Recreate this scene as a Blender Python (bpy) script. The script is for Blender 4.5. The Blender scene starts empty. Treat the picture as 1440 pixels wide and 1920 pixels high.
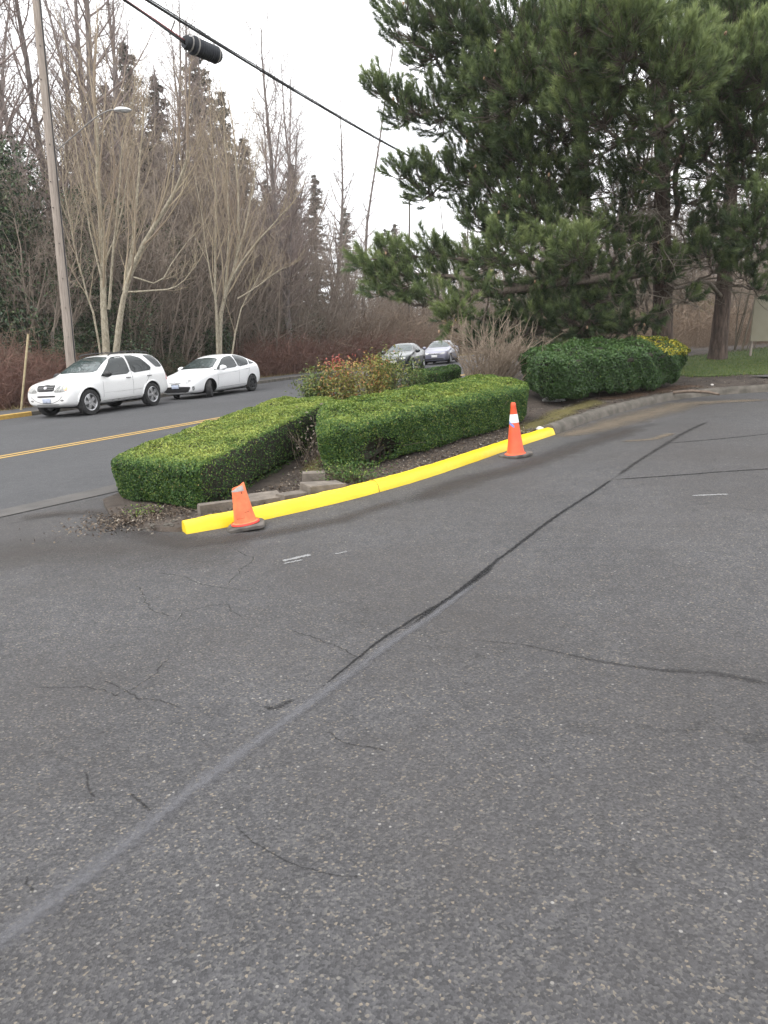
import bpy, bmesh, math, random
import numpy as np
from mathutils import Vector, Matrix
from mathutils.bvhtree import BVHTree

R = math.radians
rng = np.random.default_rng(7)
random.seed(7)
scene = bpy.context.scene
COL = scene.collection

# ------------------------------------------------------------------ camera numbers and the lie of the land
SL = 0.061            # the whole site climbs to the right
FPX = 1400.0
PITCH = math.atan(320.0 / 1400.0)
EYE = 1.6

def gz(x, y):
    "height of the sloping site"
    if x > 60: return SL * 60 + (x - 60) * 0.02
    if x < -60: return -SL * 60 + (x + 60) * 0.02
    return SL * x

def ray(px, py):
    u = (px - 720) / FPX; v = (960 - py) / FPX
    return (u, math.cos(PITCH) + v * math.sin(PITCH), -math.sin(PITCH) + v * math.cos(PITCH))

def at(px, py, h=0.0):
    "point seen at a picture position, h metres above the site"
    r = ray(px, py); t = (h - EYE) / (r[2] - SL * r[0])
    return Vector((r[0] * t, r[1] * t, EYE + r[2] * t))

def atd(px, py, y):
    "point seen at a picture position, y metres ahead"
    r = ray(px, py); t = y / r[1]
    return Vector((r[0] * t, y, EYE + r[2] * t))

def gp(px, y, h=0.0):
    "ground point below picture column px, y metres ahead"
    x = (px - 720) / FPX * y / 0.99
    return Vector((x, y, gz(x, y) + h))

NORMAL = Vector((-SL, 0, 1)).normalized()

# ------------------------------------------------------------------ object helpers
def tag(o, label=None, cat=None, group=None, kind=None):
    if label: o['label'] = label
    if cat: o['category'] = cat
    if group: o['group'] = group
    if kind: o['kind'] = kind
    return o

def empty(name, loc, label=None, cat=None, group=None, rotz=0.0):
    o = bpy.data.objects.new(name, None); COL.objects.link(o)
    o.location = loc; o.rotation_euler = (0, 0, rotz); o.empty_display_size = 0.2
    return tag(o, label, cat, group)

def link(name, me, m, parent=None):
    o = bpy.data.objects.new(name, me); COL.objects.link(o)
    if m is not None:
        me.materials.clear()
        for x in (m if isinstance(m, (list, tuple)) else [m]): me.materials.append(x)
    if parent is not None: o.parent = parent
    return o

def np_mesh(name, v, f, rnd=None, smooth=False, extra=None):
    "mesh from arrays: v (N,3), f (M,k)"
    v = np.asarray(v, dtype=np.float32); f = np.asarray(f, dtype=np.int32)
    me = bpy.data.meshes.new(name)
    me.vertices.add(len(v)); me.vertices.foreach_set('co', v.ravel())
    m, k = f.shape
    me.loops.add(m * k); me.loops.foreach_set('vertex_index', f.ravel())
    me.polygons.add(m); me.polygons.foreach_set('loop_start', np.arange(0, m * k, k, dtype=np.int32))
    if rnd is not None:
        a = me.attributes.new('rnd', 'FLOAT', 'POINT'); a.data.foreach_set('value', np.asarray(rnd, dtype=np.float32))
    if extra is not None:
        a = me.attributes.new('tip', 'FLOAT', 'POINT'); a.data.foreach_set('value', np.asarray(extra, dtype=np.float32))
    me.update(calc_edges=True)
    if smooth: me.polygons.foreach_set('use_smooth', np.ones(m, dtype=bool))
    return me

class Tubes:
    "many tapered tubes in one mesh, built in batches"
    def __init__(s): s.d = {}
    def add(s, pts, rad, sides=4):
        s.d.setdefault((len(pts), sides), []).append((pts, rad))
    def arrays(s):
        V = []; F = []; RN = []; off = 0
        for (n, k), L in s.d.items():
            P = np.array([[tuple(p) for p in a[0]] for a in L], dtype=np.float64); r = np.array([a[1] for a in L], dtype=np.float64)
            B = len(L)
            T = np.gradient(P, axis=1); T /= np.linalg.norm(T, axis=2, keepdims=True) + 1e-9
            t0 = T[:, :1, :]
            ref = np.where(np.abs(t0[..., 2:3]) > 0.8, np.array([[[1.0, 0.13, 0]]]), np.array([[[0.1, 0.05, 1.0]]]))
            ref = np.broadcast_to(ref, P.shape)
            U = np.cross(T, ref); U /= np.linalg.norm(U, axis=2, keepdims=True) + 1e-9
            W = np.cross(T, U)
            an = np.arange(k) * 2 * math.pi / k
            ring = P[:, :, None, :] + r[:, :, None, None] * (np.cos(an)[None, None, :, None] * U[:, :, None, :] + np.sin(an)[None, None, :, None] * W[:, :, None, :])
            V.append(ring.reshape(-1, 3))
            base = off + (np.arange(B)[:, None, None] * n * k + np.arange(n - 1)[None, :, None] * k)
            i = np.arange(k)[None, None, :]; j = (np.arange(k) + 1)[None, None, :] % k
            F.append(np.stack([base + i, base + j, base + k + j, base + k + i], axis=-1).reshape(-1, 4))
            RN.append(np.repeat(rng.random(B), n * k))
            off += B * n * k
        if not V: return None
        return np.concatenate(V), np.concatenate(F), np.concatenate(RN)
    def build(s, name, m, parent=None):
        a = s.arrays()
        return link(name, np_mesh(name, a[0], a[1], a[2], smooth=True), m, parent)

def nrm(a): return a / (np.linalg.norm(a, axis=-1, keepdims=True) + 1e-9)

def leaves(c, n, ln, wd, jitter=0.6, rnd=None, fold=0.25, axis=None):
    "leaf faces (two folded halves) at points c facing roughly n"
    N = len(c)
    n = nrm(n + rng.normal(0, jitter, (N, 3)))
    t = rng.normal(0, 1, (N, 3)) if axis is None else axis + rng.normal(0, 0.25, (N, 3))
    t = nrm(t - n * np.sum(t * n, axis=1, keepdims=True)); b = np.cross(n, t)
    ln = np.broadcast_to(np.asarray(ln, dtype=float), (N,)) * rng.uniform(0.7, 1.25, N)
    wd = np.broadcast_to(np.asarray(wd, dtype=float), (N,)) * rng.uniform(0.75, 1.2, N)
    l = ln[:, None]; w = wd[:, None]
    v = np.stack([c - t * l * 0.5, c + b * w * 0.5 + n * w * fold, c + t * l * 0.5, c - b * w * 0.5 + n * w * fold], axis=1).reshape(-1, 3)
    q = np.arange(N)[:, None] * 4
    f = np.concatenate([q + np.array([[0, 1, 2]]), q + np.array([[0, 2, 3]])])
    r = np.repeat(rng.random(N) if rnd is None else rnd, 4)
    return v, f, r

def join(parts):
    V = []; F = []; RN = []; o = 0
    for v, f, r in parts:
        V.append(v); F.append(f + o); RN.append(r); o += len(v)
    return np.concatenate(V), np.concatenate(F), np.concatenate(RN)

def bm_obj(name, bm, m, parent=None, smooth=False, angle=None):
    me = bpy.data.meshes.new(name); bmesh.ops.recalc_face_normals(bm, faces=bm.faces); bm.to_mesh(me); bm.free()
    if smooth or angle:
        me.polygons.foreach_set('use_smooth', np.ones(len(me.polygons), dtype=bool))
        if angle: me.set_sharp_from_angle(angle=R(angle))
    return link(name, me, m, parent)

def add_box(bm, c, s, rot=None, bevel=0.0):
    M = Matrix.Translation(c) @ (rot.to_4x4() if rot is not None else Matrix.Identity(4)) @ Matrix.Diagonal((s[0], s[1], s[2], 1))
    g = bmesh.ops.create_cube(bm, size=1, matrix=M)
    if bevel:
        es = list({e for v in g['verts'] for e in v.link_edges})
        bmesh.ops.bevel(bm, geom=es, offset=bevel, segments=2, affect='EDGES', profile=0.6)

def add_lathe(bm, prof, M=None, n=24, cap=True):
    M = M or Matrix.Identity(4); rings = []
    for r, z in prof:
        rings.append([bm.verts.new(M @ Vector((r * math.cos(2 * math.pi * i / n), r * math.sin(2 * math.pi * i / n), z))) for i in range(n)])
    for a, b in zip(rings, rings[1:]):
        for i in range(n): bm.faces.new((a[i], a[(i + 1) % n], b[(i + 1) % n], b[i]))
    if cap: bm.faces.new(rings[0][::-1]); bm.faces.new(rings[-1])

def smooth_poly(pts, it=2, closed=True, c=0.25):
    for _ in range(it):
        q = []; n = len(pts)
        for i in range(n if closed else n - 1):
            a = pts[i]; b = pts[(i + 1) % n]
            q.append(tuple((1 - c) * x + c * y for x, y in zip(a, b))); q.append(tuple(c * x + (1 - c) * y for x, y in zip(a, b)))
        if not closed: q = [pts[0]] + q + [pts[-1]]
        pts = q
    return pts

def resample(pts, step):
    P = np.array([tuple(p) for p in pts], dtype=float); d = np.linalg.norm(np.diff(P, axis=0), axis=1); s = np.concatenate([[0], np.cumsum(d)])
    n = max(2, int(s[-1] / step) + 1); t = np.linspace(0, s[-1], n)
    return np.stack([np.interp(t, s, P[:, i]) for i in range(P.shape[1])], axis=1)

def fbm(x, y, s=1.0, seed=0):
    "cheap smooth noise made of sines, about -1..1"
    v = 0; a = 1.0; tot = 0; q = np.random.default_rng(seed)
    for k in range(5):
        th = q.uniform(0, 6.28, 3); f = s * (1.7 ** k)
        v = v + a * (np.sin(f * (x * math.cos(th[0]) + y * math.sin(th[0])) + th[1]) * np.sin(f * 1.13 * (x * math.sin(th[0]) - y * math.cos(th[0])) + th[2]))
        tot += a; a *= 0.62
    return v / tot * 1.6

# ------------------------------------------------------------------ materials
def new_mat(name):
    m = bpy.data.materials.new(name); m.use_nodes = True
    return m, m.node_tree, m.node_tree.nodes['Principled BSDF']

def nd(nt, t, **kw):
    n = nt.nodes.new(t)
    for k, v in kw.items():
        if k in n.inputs: n.inputs[k].default_value = v
        else: setattr(n, k, v)
    return n

def ramp(nt, src, stops, interp='LINEAR'):
    n = nt.nodes.new('ShaderNodeValToRGB'); cr = n.color_ramp; cr.interpolation = interp
    while len(cr.elements) < len(stops): cr.elements.new(0.5)
    for e, (p, c) in zip(cr.elements, stops):
        e.position = p; e.color = (c, c, c, 1) if isinstance(c, (int, float)) else (*c, 1)
    nt.links.new(src, n.inputs['Fac']); return n.outputs['Color']

def noise(nt, scale, detail=4, rough=0.55, stretch=None, coord='Object', dist=0.0):
    tc = nd(nt, 'ShaderNodeTexCoord'); n = nd(nt, 'ShaderNodeTexNoise', Scale=scale, Detail=detail, Roughness=rough, Distortion=dist)
    if stretch:
        mp = nd(nt, 'ShaderNodeMapping'); mp.inputs['Scale'].default_value = stretch
        nt.links.new(tc.outputs[coord], mp.inputs['Vector']); nt.links.new(mp.outputs['Vector'], n.inputs['Vector'])
    else: nt.links.new(tc.outputs[coord], n.inputs['Vector'])
    return n.outputs['Fac']

def mixc(nt, fac, a, b, mode='MIX'):
    n = nt.nodes.new('ShaderNodeMix'); n.data_type = 'RGBA'; n.blend_type = mode
    for s, x in ((0, fac), (6, a), (7, b)):
        if isinstance(x, bpy.types.NodeSocket): nt.links.new(x, n.inputs[s])
        elif s == 0: n.inputs[0].default_value = x
        else: n.inputs[s].default_value = (*x, 1)
    return n.outputs[2]

def bump(nt, bs, h, strength=0.5, dist=0.01):
    b = nd(nt, 'ShaderNodeBump', Strength=strength, Distance=dist); nt.links.new(h, b.inputs['Height']); nt.links.new(b.outputs['Normal'], bs.inputs['Normal'])

def simple(name, c1, c2=None, scale=6, rough=0.7, bstr=0.0, bscale=None, stretch=None, metal=0.0, coat=0.0, bdist=0.01, spec=0.5):
    m, nt, bs = new_mat(name)
    bs.inputs['Roughness'].default_value = rough; bs.inputs['Metallic'].default_value = metal; bs.inputs['Coat Weight'].default_value = coat
    bs.inputs['Specular IOR Level'].default_value = spec
    if c2 is None: bs.inputs['Base Color'].default_value = (*c1, 1)
    else:
        n = noise(nt, scale, stretch=stretch); nt.links.new(ramp(nt, n, [(0.32, c1), (0.68, c2)]), bs.inputs['Base Color'])
    if bstr: bump(nt, bs, noise(nt, bscale or scale * 4, stretch=stretch), bstr, bdist)
    return m

def leafy(name, stops, rough=0.5, spec=0.4, clump=None, trans=0.0):
    "colour from the per-leaf number, modulated a little by a soft noise of growth"
    m, nt, bs = new_mat(name)
    a = nd(nt, 'ShaderNodeAttribute', attribute_name='rnd')
    col = ramp(nt, a.outputs['Fac'], stops)
    if clump:
        nz = noise(nt, clump[0], 3); f = ramp(nt, nz, [(0.35, 0.0), (0.65, 1.0)])
        col = mixc(nt, f, col, mixc(nt, 1.0, col, clump[1], 'MULTIPLY'))
    nt.links.new(col, bs.inputs['Base Color'])
    bs.inputs['Roughness'].default_value = rough; bs.inputs['Specular IOR Level'].default_value = spec
    if trans:
        tr = nd(nt, 'ShaderNodeBsdfTranslucent'); nt.links.new(col, tr.inputs['Color'])
        mx = nd(nt, 'ShaderNodeMixShader'); mx.inputs[0].default_value = trans
        nt.links.new(bs.outputs[0], mx.inputs[1]); nt.links.new(tr.outputs[0], mx.inputs[2])
        nt.links.new(mx.outputs[0], nt.nodes['Material Output'].inputs['Surface'])
    return m

def asphalt(name, dark, mid, light, scale, patch=(0.82, 1.12), pebble=0.93, warm=(0.62, 0.55, 0.44), bstr=0.5, rough=0.85, tint=None, cracks=0.0):
    m, nt, bs = new_mat(name)
    tc = nd(nt, 'ShaderNodeTexCoord')
    def vor(sc):
        v = nd(nt, 'ShaderNodeTexVoronoi', Scale=sc); nt.links.new(tc.outputs['Object'], v.inputs['Vector'])
        s = nd(nt, 'ShaderNodeSeparateColor'); nt.links.new(v.outputs['Color'], s.inputs['Color']); return v, s
    v1, s1 = vor(scale); v2, s2 = vor(scale * 0.5)
    col = ramp(nt, s1.outputs['Red'], [(0.0, dark), (0.45, mid), (0.78, tuple(x * 1.3 for x in mid)), (0.93, light), (1.0, warm)])
    # few larger pale pebbles
    pk = ramp(nt, s2.outputs['Green'], [(pebble, 0.0), (pebble + 0.01, 1.0)])
    pd = ramp(nt, v2.outputs['Distance'], [(0.28, 1.0), (0.42, 0.0)])
    pm = nd(nt, 'ShaderNodeMath', operation='MULTIPLY'); nt.links.new(pk, pm.inputs[0]); nt.links.new(pd, pm.inputs[1])
    pc = ramp(nt, s2.outputs['Blue'], [(0.0, (0.09, 0.078, 0.066)), (0.6, (0.145, 0.135, 0.12)), (1.0, (0.27, 0.26, 0.245))])
    col = mixc(nt, pm.outputs[0], col, pc)
    big = ramp(nt, noise(nt, 0.55, 6, 0.62, dist=0.4), [(0.3, (patch[0],) * 3), (0.7, (patch[1],) * 3)])
    col = mixc(nt, 1.0, col, big, 'MULTIPLY')
    fine = ramp(nt, noise(nt, 7, 5, 0.7), [(0.3, (0.85,) * 3), (0.7, (1.13,) * 3)])
    col = mixc(nt, 1.0, col, fine, 'MULTIPLY')
    if tint:
        tf = ramp(nt, noise(nt, 0.35, 5, 0.6), [(0.42, 0.0), (0.66, 0.55)]); col = mixc(nt, tf, col, tint)
    if cracks:
        nz = nd(nt, 'ShaderNodeTexNoise', Scale=2.6, Detail=7, Roughness=0.65); nt.links.new(tc.outputs['Object'], nz.inputs['Vector'])
        va = nd(nt, 'ShaderNodeVectorMath', operation='MULTIPLY_ADD'); nt.links.new(nz.outputs['Color'], va.inputs[0]); va.inputs[1].default_value = (0.75, 0.75, 0); nt.links.new(tc.outputs['Object'], va.inputs[2])
        ve = nd(nt, 'ShaderNodeTexVoronoi', feature='DISTANCE_TO_EDGE', Scale=1.15); nt.links.new(va.outputs[0], ve.inputs['Vector'])
        ln = ramp(nt, ve.outputs['Distance'], [(0.002, 1.0), (0.011, 0.0)]); mk = ramp(nt, noise(nt, 0.42, 3, 0.5), [(0.47, 0.0), (0.60, cracks)]); br = ramp(nt, noise(nt, 5.0, 4, 0.7), [(0.42, 0.0), (0.60, 1.0)])
        m1 = nd(nt, 'ShaderNodeMath', operation='MULTIPLY'); nt.links.new(ln, m1.inputs[0]); nt.links.new(mk, m1.inputs[1])
        m2 = nd(nt, 'ShaderNodeMath', operation='MULTIPLY'); nt.links.new(m1.outputs[0], m2.inputs[0]); nt.links.new(br, m2.inputs[1])
        col = mixc(nt, m2.outputs[0], col, (0.010, 0.010, 0.010))
    nt.links.new(col, bs.inputs['Base Color']); bs.inputs['Roughness'].default_value = rough
    bs.inputs['Specular IOR Level'].default_value = 0.35
    bump(nt, bs, v1.outputs['Distance'], bstr, 0.006)
    return m

def stain(name, col, col2=None, lo=0.4, hi=0.6, scale=8, rough=0.85, stretch=None, fine=60, dens=0.9):
    "a mark on the ground with ragged, see-through edges (the 'rnd' attribute is 0 at its edge, 1 in its middle)"
    m, nt, bs = new_mat(name)
    a = nd(nt, 'ShaderNodeAttribute', attribute_name='rnd')
    n1 = noise(nt, scale, 5, 0.65); n2 = noise(nt, fine, 2)
    s = nd(nt, 'ShaderNodeMath', operation='ADD'); nt.links.new(n1, s.inputs[0]); nt.links.new(n2, s.inputs[1])
    h = nd(nt, 'ShaderNodeMath', operation='MULTIPLY'); nt.links.new(s.outputs[0], h.inputs[0]); h.inputs[1].default_value = 0.5
    e = nd(nt, 'ShaderNodeMath', operation='MULTIPLY_ADD'); nt.links.new(a.outputs['Fac'], e.inputs[0]); e.inputs[1].default_value = 0.5
    nt.links.new(h.outputs[0], e.inputs[2])
    f = ramp(nt, e.outputs[0], [(lo + 0.22, 0.0), (hi + 0.22, dens)])
    if col2 is None: bs.inputs['Base Color'].default_value = (*col, 1)
    else: nt.links.new(ramp(nt, noise(nt, fine * 1.3, 3), [(0.35, col), (0.65, col2)]), bs.inputs['Base Color'])
    bs.inputs['Roughness'].default_value = rough; bs.inputs['Specular IOR Level'].default_value = 0.3
    nt.links.new(f, bs.inputs['Alpha'])
    return m
# ================================================================== GROUND, ROAD, KERBS
M_LOT = asphalt('lot_asphalt', (0.035, 0.0347, 0.0368), (0.0565, 0.0555, 0.058), (0.096, 0.093, 0.089), 125, pebble=0.955, bstr=0.5, warm=(0.17, 0.145, 0.115), patch=(0.84, 1.14), tint=(0.044, 0.039, 0.036), cracks=0.7)
M_ROAD = asphalt('road_asphalt', (0.040, 0.0405, 0.043), (0.053, 0.0535, 0.0565), (0.074, 0.074, 0.077), 140, warm=(0.09, 0.088, 0.085), patch=(0.9, 1.1), pebble=0.985, bstr=0.25)
M_WALK = simple('sidewalk_asphalt', (0.045, 0.044, 0.045), (0.07, 0.067, 0.066), 3, 0.9, 0.3, 90)
M_SOIL = simple('soil', (0.035, 0.026, 0.020), (0.085, 0.066, 0.052), 5, 0.95, 1.0, 55, bdist=0.03)
M_FLOOR = simple('forest_floor', (0.05, 0.036, 0.025), (0.12, 0.09, 0.06), 2.2, 0.95, 1.0, 14, bdist=0.08)
M_GUTTER = simple('gutter_concrete', (0.052, 0.049, 0.047), (0.085, 0.079, 0.074), 2.5, 0.9, 0.4, 60)
M_CONC = simple('weathered_concrete', (0.05, 0.045, 0.036), (0.13, 0.115, 0.097), 4.5, 0.92, 0.8, 40, bdist=0.012)
M_YELLOW, nt_, bs_ = new_mat('fresh_yellow_paint')
cy_ = ramp(nt_, noise(nt_, 4, 5), [(0.3, (0.72, 0.49, 0.008)), (0.7, (0.80, 0.57, 0.016))])
cy_ = mixc(nt_, ramp(nt_, noise(nt_, 38, 6, 0.75), [(0.60, 0.0), (0.72, 0.55)]), cy_, (0.50, 0.34, 0.03))
cy_ = mixc(nt_, ramp(nt_, noise(nt_, 9, 6, 0.7, dist=0.6), [(0.62, 0.0), (0.70, 0.35)]), cy_, (0.66, 0.50, 0.10))
nt_.links.new(cy_, bs_.inputs['Base Color']); bs_.inputs['Roughness'].default_value = 0.42; bump(nt_, bs_, noise(nt_, 34, 4), 0.5, 0.006)
M_OLDYEL = simple('faded_yellow_paint', (0.34, 0.21, 0.05), (0.45, 0.29, 0.075), 9, 0.8, 0.3, 40)
M_LINE = simple('road_line_paint', (0.34, 0.21, 0.05), (0.46, 0.30, 0.085), 14, 0.75)
M_GRASS = simple('lawn_ground', (0.045, 0.075, 0.015), (0.08, 0.11, 0.025), 2, 0.9, 0.8, 60, bdist=0.03)

def sheet(name, poly, m, lift=0.0, kind='structure', thick=None):
    "flat sheet on the slope"
    bm = bmesh.new(); vs = [bm.verts.new((x, y, gz(x, y) + lift)) for x, y in poly]; bm.faces.new(vs)
    bmesh.ops.triangulate(bm, faces=bm.faces)
    for f in bm.faces:
        f.normal_update()
        if f.normal.z < 0: f.normal_flip()
    me = bpy.data.meshes.new(name); bm.to_mesh(me); bm.free()
    return tag(link(name, me, m), kind=kind)

# base sheet to the horizon
xs = np.unique(np.concatenate([np.linspace(-900, -60, 12), np.linspace(-60, 60, 61), np.linspace(60, 900, 12)]))
ys = np.unique(np.concatenate([np.linspace(-300, -20, 6), np.linspace(-20, 90, 56), np.linspace(90, 1200, 16)]))
gx, gy = np.meshgrid(xs, ys)
gzv = np.array([[gz(a, b) for a, b in zip(r1, r2)] for r1, r2 in zip(gx, gy)]) - 0.03
nx, ny = len(xs), len(ys)
idx = np.arange(nx * ny).reshape(ny, nx)
gf = np.stack([idx[:-1, :-1], idx[:-1, 1:], idx[1:, 1:], idx[1:, :-1]], -1).reshape(-1, 4)
tag(link('ground', np_mesh('ground', np.stack([gx, gy, gzv], -1).reshape(-1, 3), gf), M_FLOOR), kind='structure')

FK0 = Vector((-11.48, 22.37)); FKD = Vector((0.386, 0.9225)).normalized(); FKN = Vector((-FKD.y, FKD.x))   # far kerb line, N points into the woods
FKPATH = np.array(smooth_poly([tuple(FK0 + FKD * -48), tuple(FK0 + FKD * -10), tuple(FK0 + FKD * 16.5), (-4.0, 39.9), (-1.6, 43.6), (1.6, 48.8), (5.8, 55.5), (11.5, 63.0), (20.0, 72.0)], 3, False))
FKS = np.concatenate([[0], np.cumsum(np.linalg.norm(np.diff(FKPATH, axis=0), axis=1))]) - 48
def fk(s, off=0.0):
    a = np.array([np.interp(s, FKS, FKPATH[:, i]) for i in (0, 1)]); b = np.array([np.interp(s + .3, FKS, FKPATH[:, i]) for i in (0, 1)]); c = np.array([np.interp(s - .3, FKS, FKPATH[:, i]) for i in (0, 1)])
    t = b - c; t /= np.hypot(*t) + 1e-9; return Vector((a[0] - t[1] * off, a[1] + t[0] * off))
NEAR = [(-13.5, -8), (-8.2, 1.5), (-4.35, 7.95), (-3.55, 9.2), (-1.5, 12.9), (1.7, 19.2), (5.2, 28.0), (9.8, 45.0), (15.6, 60.0), (24.0, 80)]   # near edge of the street
far_pts = [tuple(fk(s)) for s in np.linspace(-46, 56, 60)]
lot = [(-16, -12), (30, -12), (30, 17.2), (8.5, 16.6), (6.6, 16.8), (3.9, 13.8), (2.75, 12.0), (-1.7, 7.0), (-3.2, 9.2)] + [(x - 0.6, y + 0.2) for x, y in NEAR[2::-1]]
sheet('parking_lot', lot, M_LOT, 0.0)
sheet('road', far_pts + NEAR[::-1], M_ROAD, 0.004)
# gutter pan along the street where the driveway meets it
sheet('gutter', [(-8.0, 1.35), (-4.15, 7.8), (-3.3, 8.95), (-2.7, 10.1), (-3.02, 10.25), (-3.65, 9.25), (-4.5, 8.0), (-8.35, 1.55)], M_GUTTER, 0.008)

def strip(name, pts, wid, m, lift, step=0.12, wob=0.0, kind='structure', cross=(-1, -0.5, 0, 0.5, 1)):
    "painted or worn band following a line on the ground; rnd is 1 on its axis and 0 at its rim"
    P = resample([p[:2] for p in pts], step); n = len(P); T = np.gradient(P, axis=0); T /= np.linalg.norm(T, axis=1, keepdims=True)
    N = np.stack([-T[:, 1], T[:, 0]], 1); s = np.linspace(0, 1, n)
    if wob: P = P + N * (np.cumsum(rng.normal(0, wob, n)) * np.sin(s * math.pi))[:, None]
    w = np.array([wid(t) if callable(wid) else wid for t in s])
    V = []; RN = []
    for c in cross:
        q = P + N * (c * w)[:, None]
        V.append(np.stack([q[:, 0], q[:, 1], np.array([gz(a, b) for a, b in q]) + lift], 1)); 
        e = np.minimum(1, np.minimum(s, 1 - s) * 14)
        RN.append((1 - abs(c)) * e)
    V = np.stack(V, 1); k = len(cross); i = np.arange(n * k).reshape(n, k)
    f = np.stack([i[:-1, :-1], i[1:, :-1], i[1:, 1:], i[:-1, 1:]], -1).reshape(-1, 4)
    return tag(link(name, np_mesh(name, V.reshape(-1, 3), f, np.stack(RN, 1).ravel()), m), kind=kind)

# double yellow centre line
cl = [at(0, 858), at(410, 785)]; cd = (cl[1] - cl[0]).normalized(); cn = Vector((-cd.y, cd.x, 0))
for o in (-0.13, 0.13):
    a = cl[0] - cd * 16 + cn * o; b = cl[1] + cd * 45 + cn * o
    strip('centre_line', [a, b], 0.065, M_LINE, 0.009, 1.0)

# seams, cracks and wear
S_TAR = stain('tar_seam', (0.010, 0.010, 0.011), lo=0.40, hi=0.66, scale=18, dens=0.8)
S_PALE = stain('pale_wear', (0.14, 0.14, 0.15), (0.098, 0.098, 0.106), lo=0.33, hi=0.76, scale=5, dens=0.62)
S_CRACK = stain('crack', (0.008, 0.008, 0.008), lo=0.50, hi=0.76, scale=22, dens=0.48)
S_DARK = stain('dark_stain', (0.018, 0.0175, 0.018), lo=0.44, hi=1.0, scale=2.2, dens=0.16)
S_SAND = stain('washed_sand', (0.17, 0.135, 0.095), (0.105, 0.085, 0.064), lo=0.33, hi=0.72, scale=3.0, dens=0.72)
S_DUST = stain('dry_dirt', (0.060, 0.050, 0.043), (0.043, 0.037, 0.033), lo=0.36, hi=0.85, scale=2.4, dens=0.6)
S_SCUFF = stain('white_scuff', (0.26, 0.26, 0.26), lo=0.50, hi=0.66, scale=26, dens=0.8)
S_DSEAM = stain('dirty_seam', (0.016, 0.0145, 0.014), lo=0.44, hi=0.84, scale=9, dens=0.7)
S_SOFT = stain('soft_crack', (0.016, 0.016, 0.016), lo=0.50, hi=0.86, scale=20, dens=0.42)
main = [at(*p) for p in ((1152, 896), (1050, 968), (940, 1050), (850, 1120), (745, 1190))]
strip('tar_seam', main, lambda t: 0.022 + 0.012 * (1 - t), S_TAR, 0.004, 0.05, 0.002)
strip('ragged_seam', [at(*p) for p in ((1330, 790), (1295, 806), (1240, 842), (1150, 898))], lambda t: 0.08 - 0.035 * t, S_DSEAM, 0.0065, 0.05, 0.003)
strip('ragged_seam', [at(*p) for p in ((930, 1058), (850, 1118), (745, 1186), (680, 1232), (600, 1292))], lambda t: 0.030 * (1 - t) + 0.008, S_TAR, 0.003, 0.05, 0.004)
strip('pale_wear', [at(*p) for p in ((900, 1088), (800, 1165), (740, 1203), (640, 1280), (500, 1380), (340, 1500), (170, 1640), (0, 1765), (-180, 1910))], lambda t: 0.04 + 0.03 * t, S_PALE, 0.006, 0.05, 0.001)
strip('tar_seam', [at(*p) for p in ((1145, 900), (1250, 893), (1340, 886), (1460, 878))], 0.035, S_TAR, 0.004, 0.05, 0.002)
strip('tar_seam', [at(*p) for p in ((1245, 832), (1330, 825), (1460, 812))], 0.03, S_TAR, 0.004, 0.05, 0.002)
strip('crack', [at(*p) for p in ((850, 1198), (980, 1208), (1060, 1225), (1140, 1242), (1250, 1258), (1340, 1262), (1480, 1290))], lambda t: 0.004 + 0.06 * t, S_SOFT, 0.003, 0.04, 0.003)
strip('crack', [at(*p) for p in ((440, 1550), (480, 1580), (560, 1618), (630, 1640), (690, 1645))], 0.007, S_CRACK, 0.003, 0.03, 0.003)
strip('crack', [at(*p) for p in ((490, 1325), (515, 1330), (540, 1315), (560, 1313))], lambda t: 0.04 * math.sin(t * 3.1) + 0.01, S_CRACK, 0.003, 0.02, 0.003)
strip('crack', [at(*p) for p in ((160, 1445), (175, 1485), (182, 1500))], 0.012, S_CRACK, 0.003, 0.03, 0.003)
strip('crack', [at(*p) for p in ((240, 1485), (275, 1512), (290, 1525))], 0.014, S_CRACK, 0.003, 0.03, 0.003)
for pl in (((250, 1095), (300, 1140), (330, 1160)), ((285, 1075), (360, 1078), (440, 1100), (480, 1110)), ((330, 1170), (345, 1150), (420, 1135), (460, 1160)),
           ((60, 1290), (140, 1295), (210, 1315), (260, 1300), (310, 1260), (330, 1225)), ((190, 1275), (250, 1300), (340, 1330)), ((425, 1100), (460, 1050), (440, 1030)),
           ((540, 1180), (620, 1210), (700, 1240)), ((610, 1370), (660, 1390), (730, 1410)), ((50, 1640), (62, 1680))):
    strip('hairline_crack', [at(*p) for p in pl], 0.010, S_CRACK, 0.003, 0.02, 0.008)
strip('dark_stain', [at(*p) for p in ((730, 960), (850, 905), (960, 880), (1060, 835), (1150, 808), (1260, 790))], 0.3, S_DARK, 0.002, 0.1, 0.004)
strip('washed_sand', [at(*p) for p in ((1042, 822), (1130, 800), (1210, 778), (1290, 757), (1380, 752), (1460, 750))], lambda t: 0.32 + 0.3 * math.sin(t * 3.1), S_SAND, 0.005, 0.1, 0.003)
strip('washed_sand', [at(*p) for p in ((1165, 828), (1225, 824), (1262, 812))], 0.11, S_SAND, 0.005, 0.1, 0.003)
strip('dry_dirt', [at(*p) for p in ((205, 975), (270, 1000), (350, 1020), (480, 1005), (640, 975), (760, 935))], lambda t: 0.30 - 0.12 * t, S_DUST, 0.005, 0.1, 0.003)
strip('dry_dirt', [at(*p) for p in ((30, 975), (100, 965), (180, 960), (260, 985))], 0.25, S_DUST, 0.013, 0.1, 0.003)
strip('dry_dirt', [at(*p) for p in ((760, 945), (880, 900), (1000, 870), (1110, 830), (1200, 800))], 0.35, S_DUST, 0.003, 0.1, 0.003)
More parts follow.
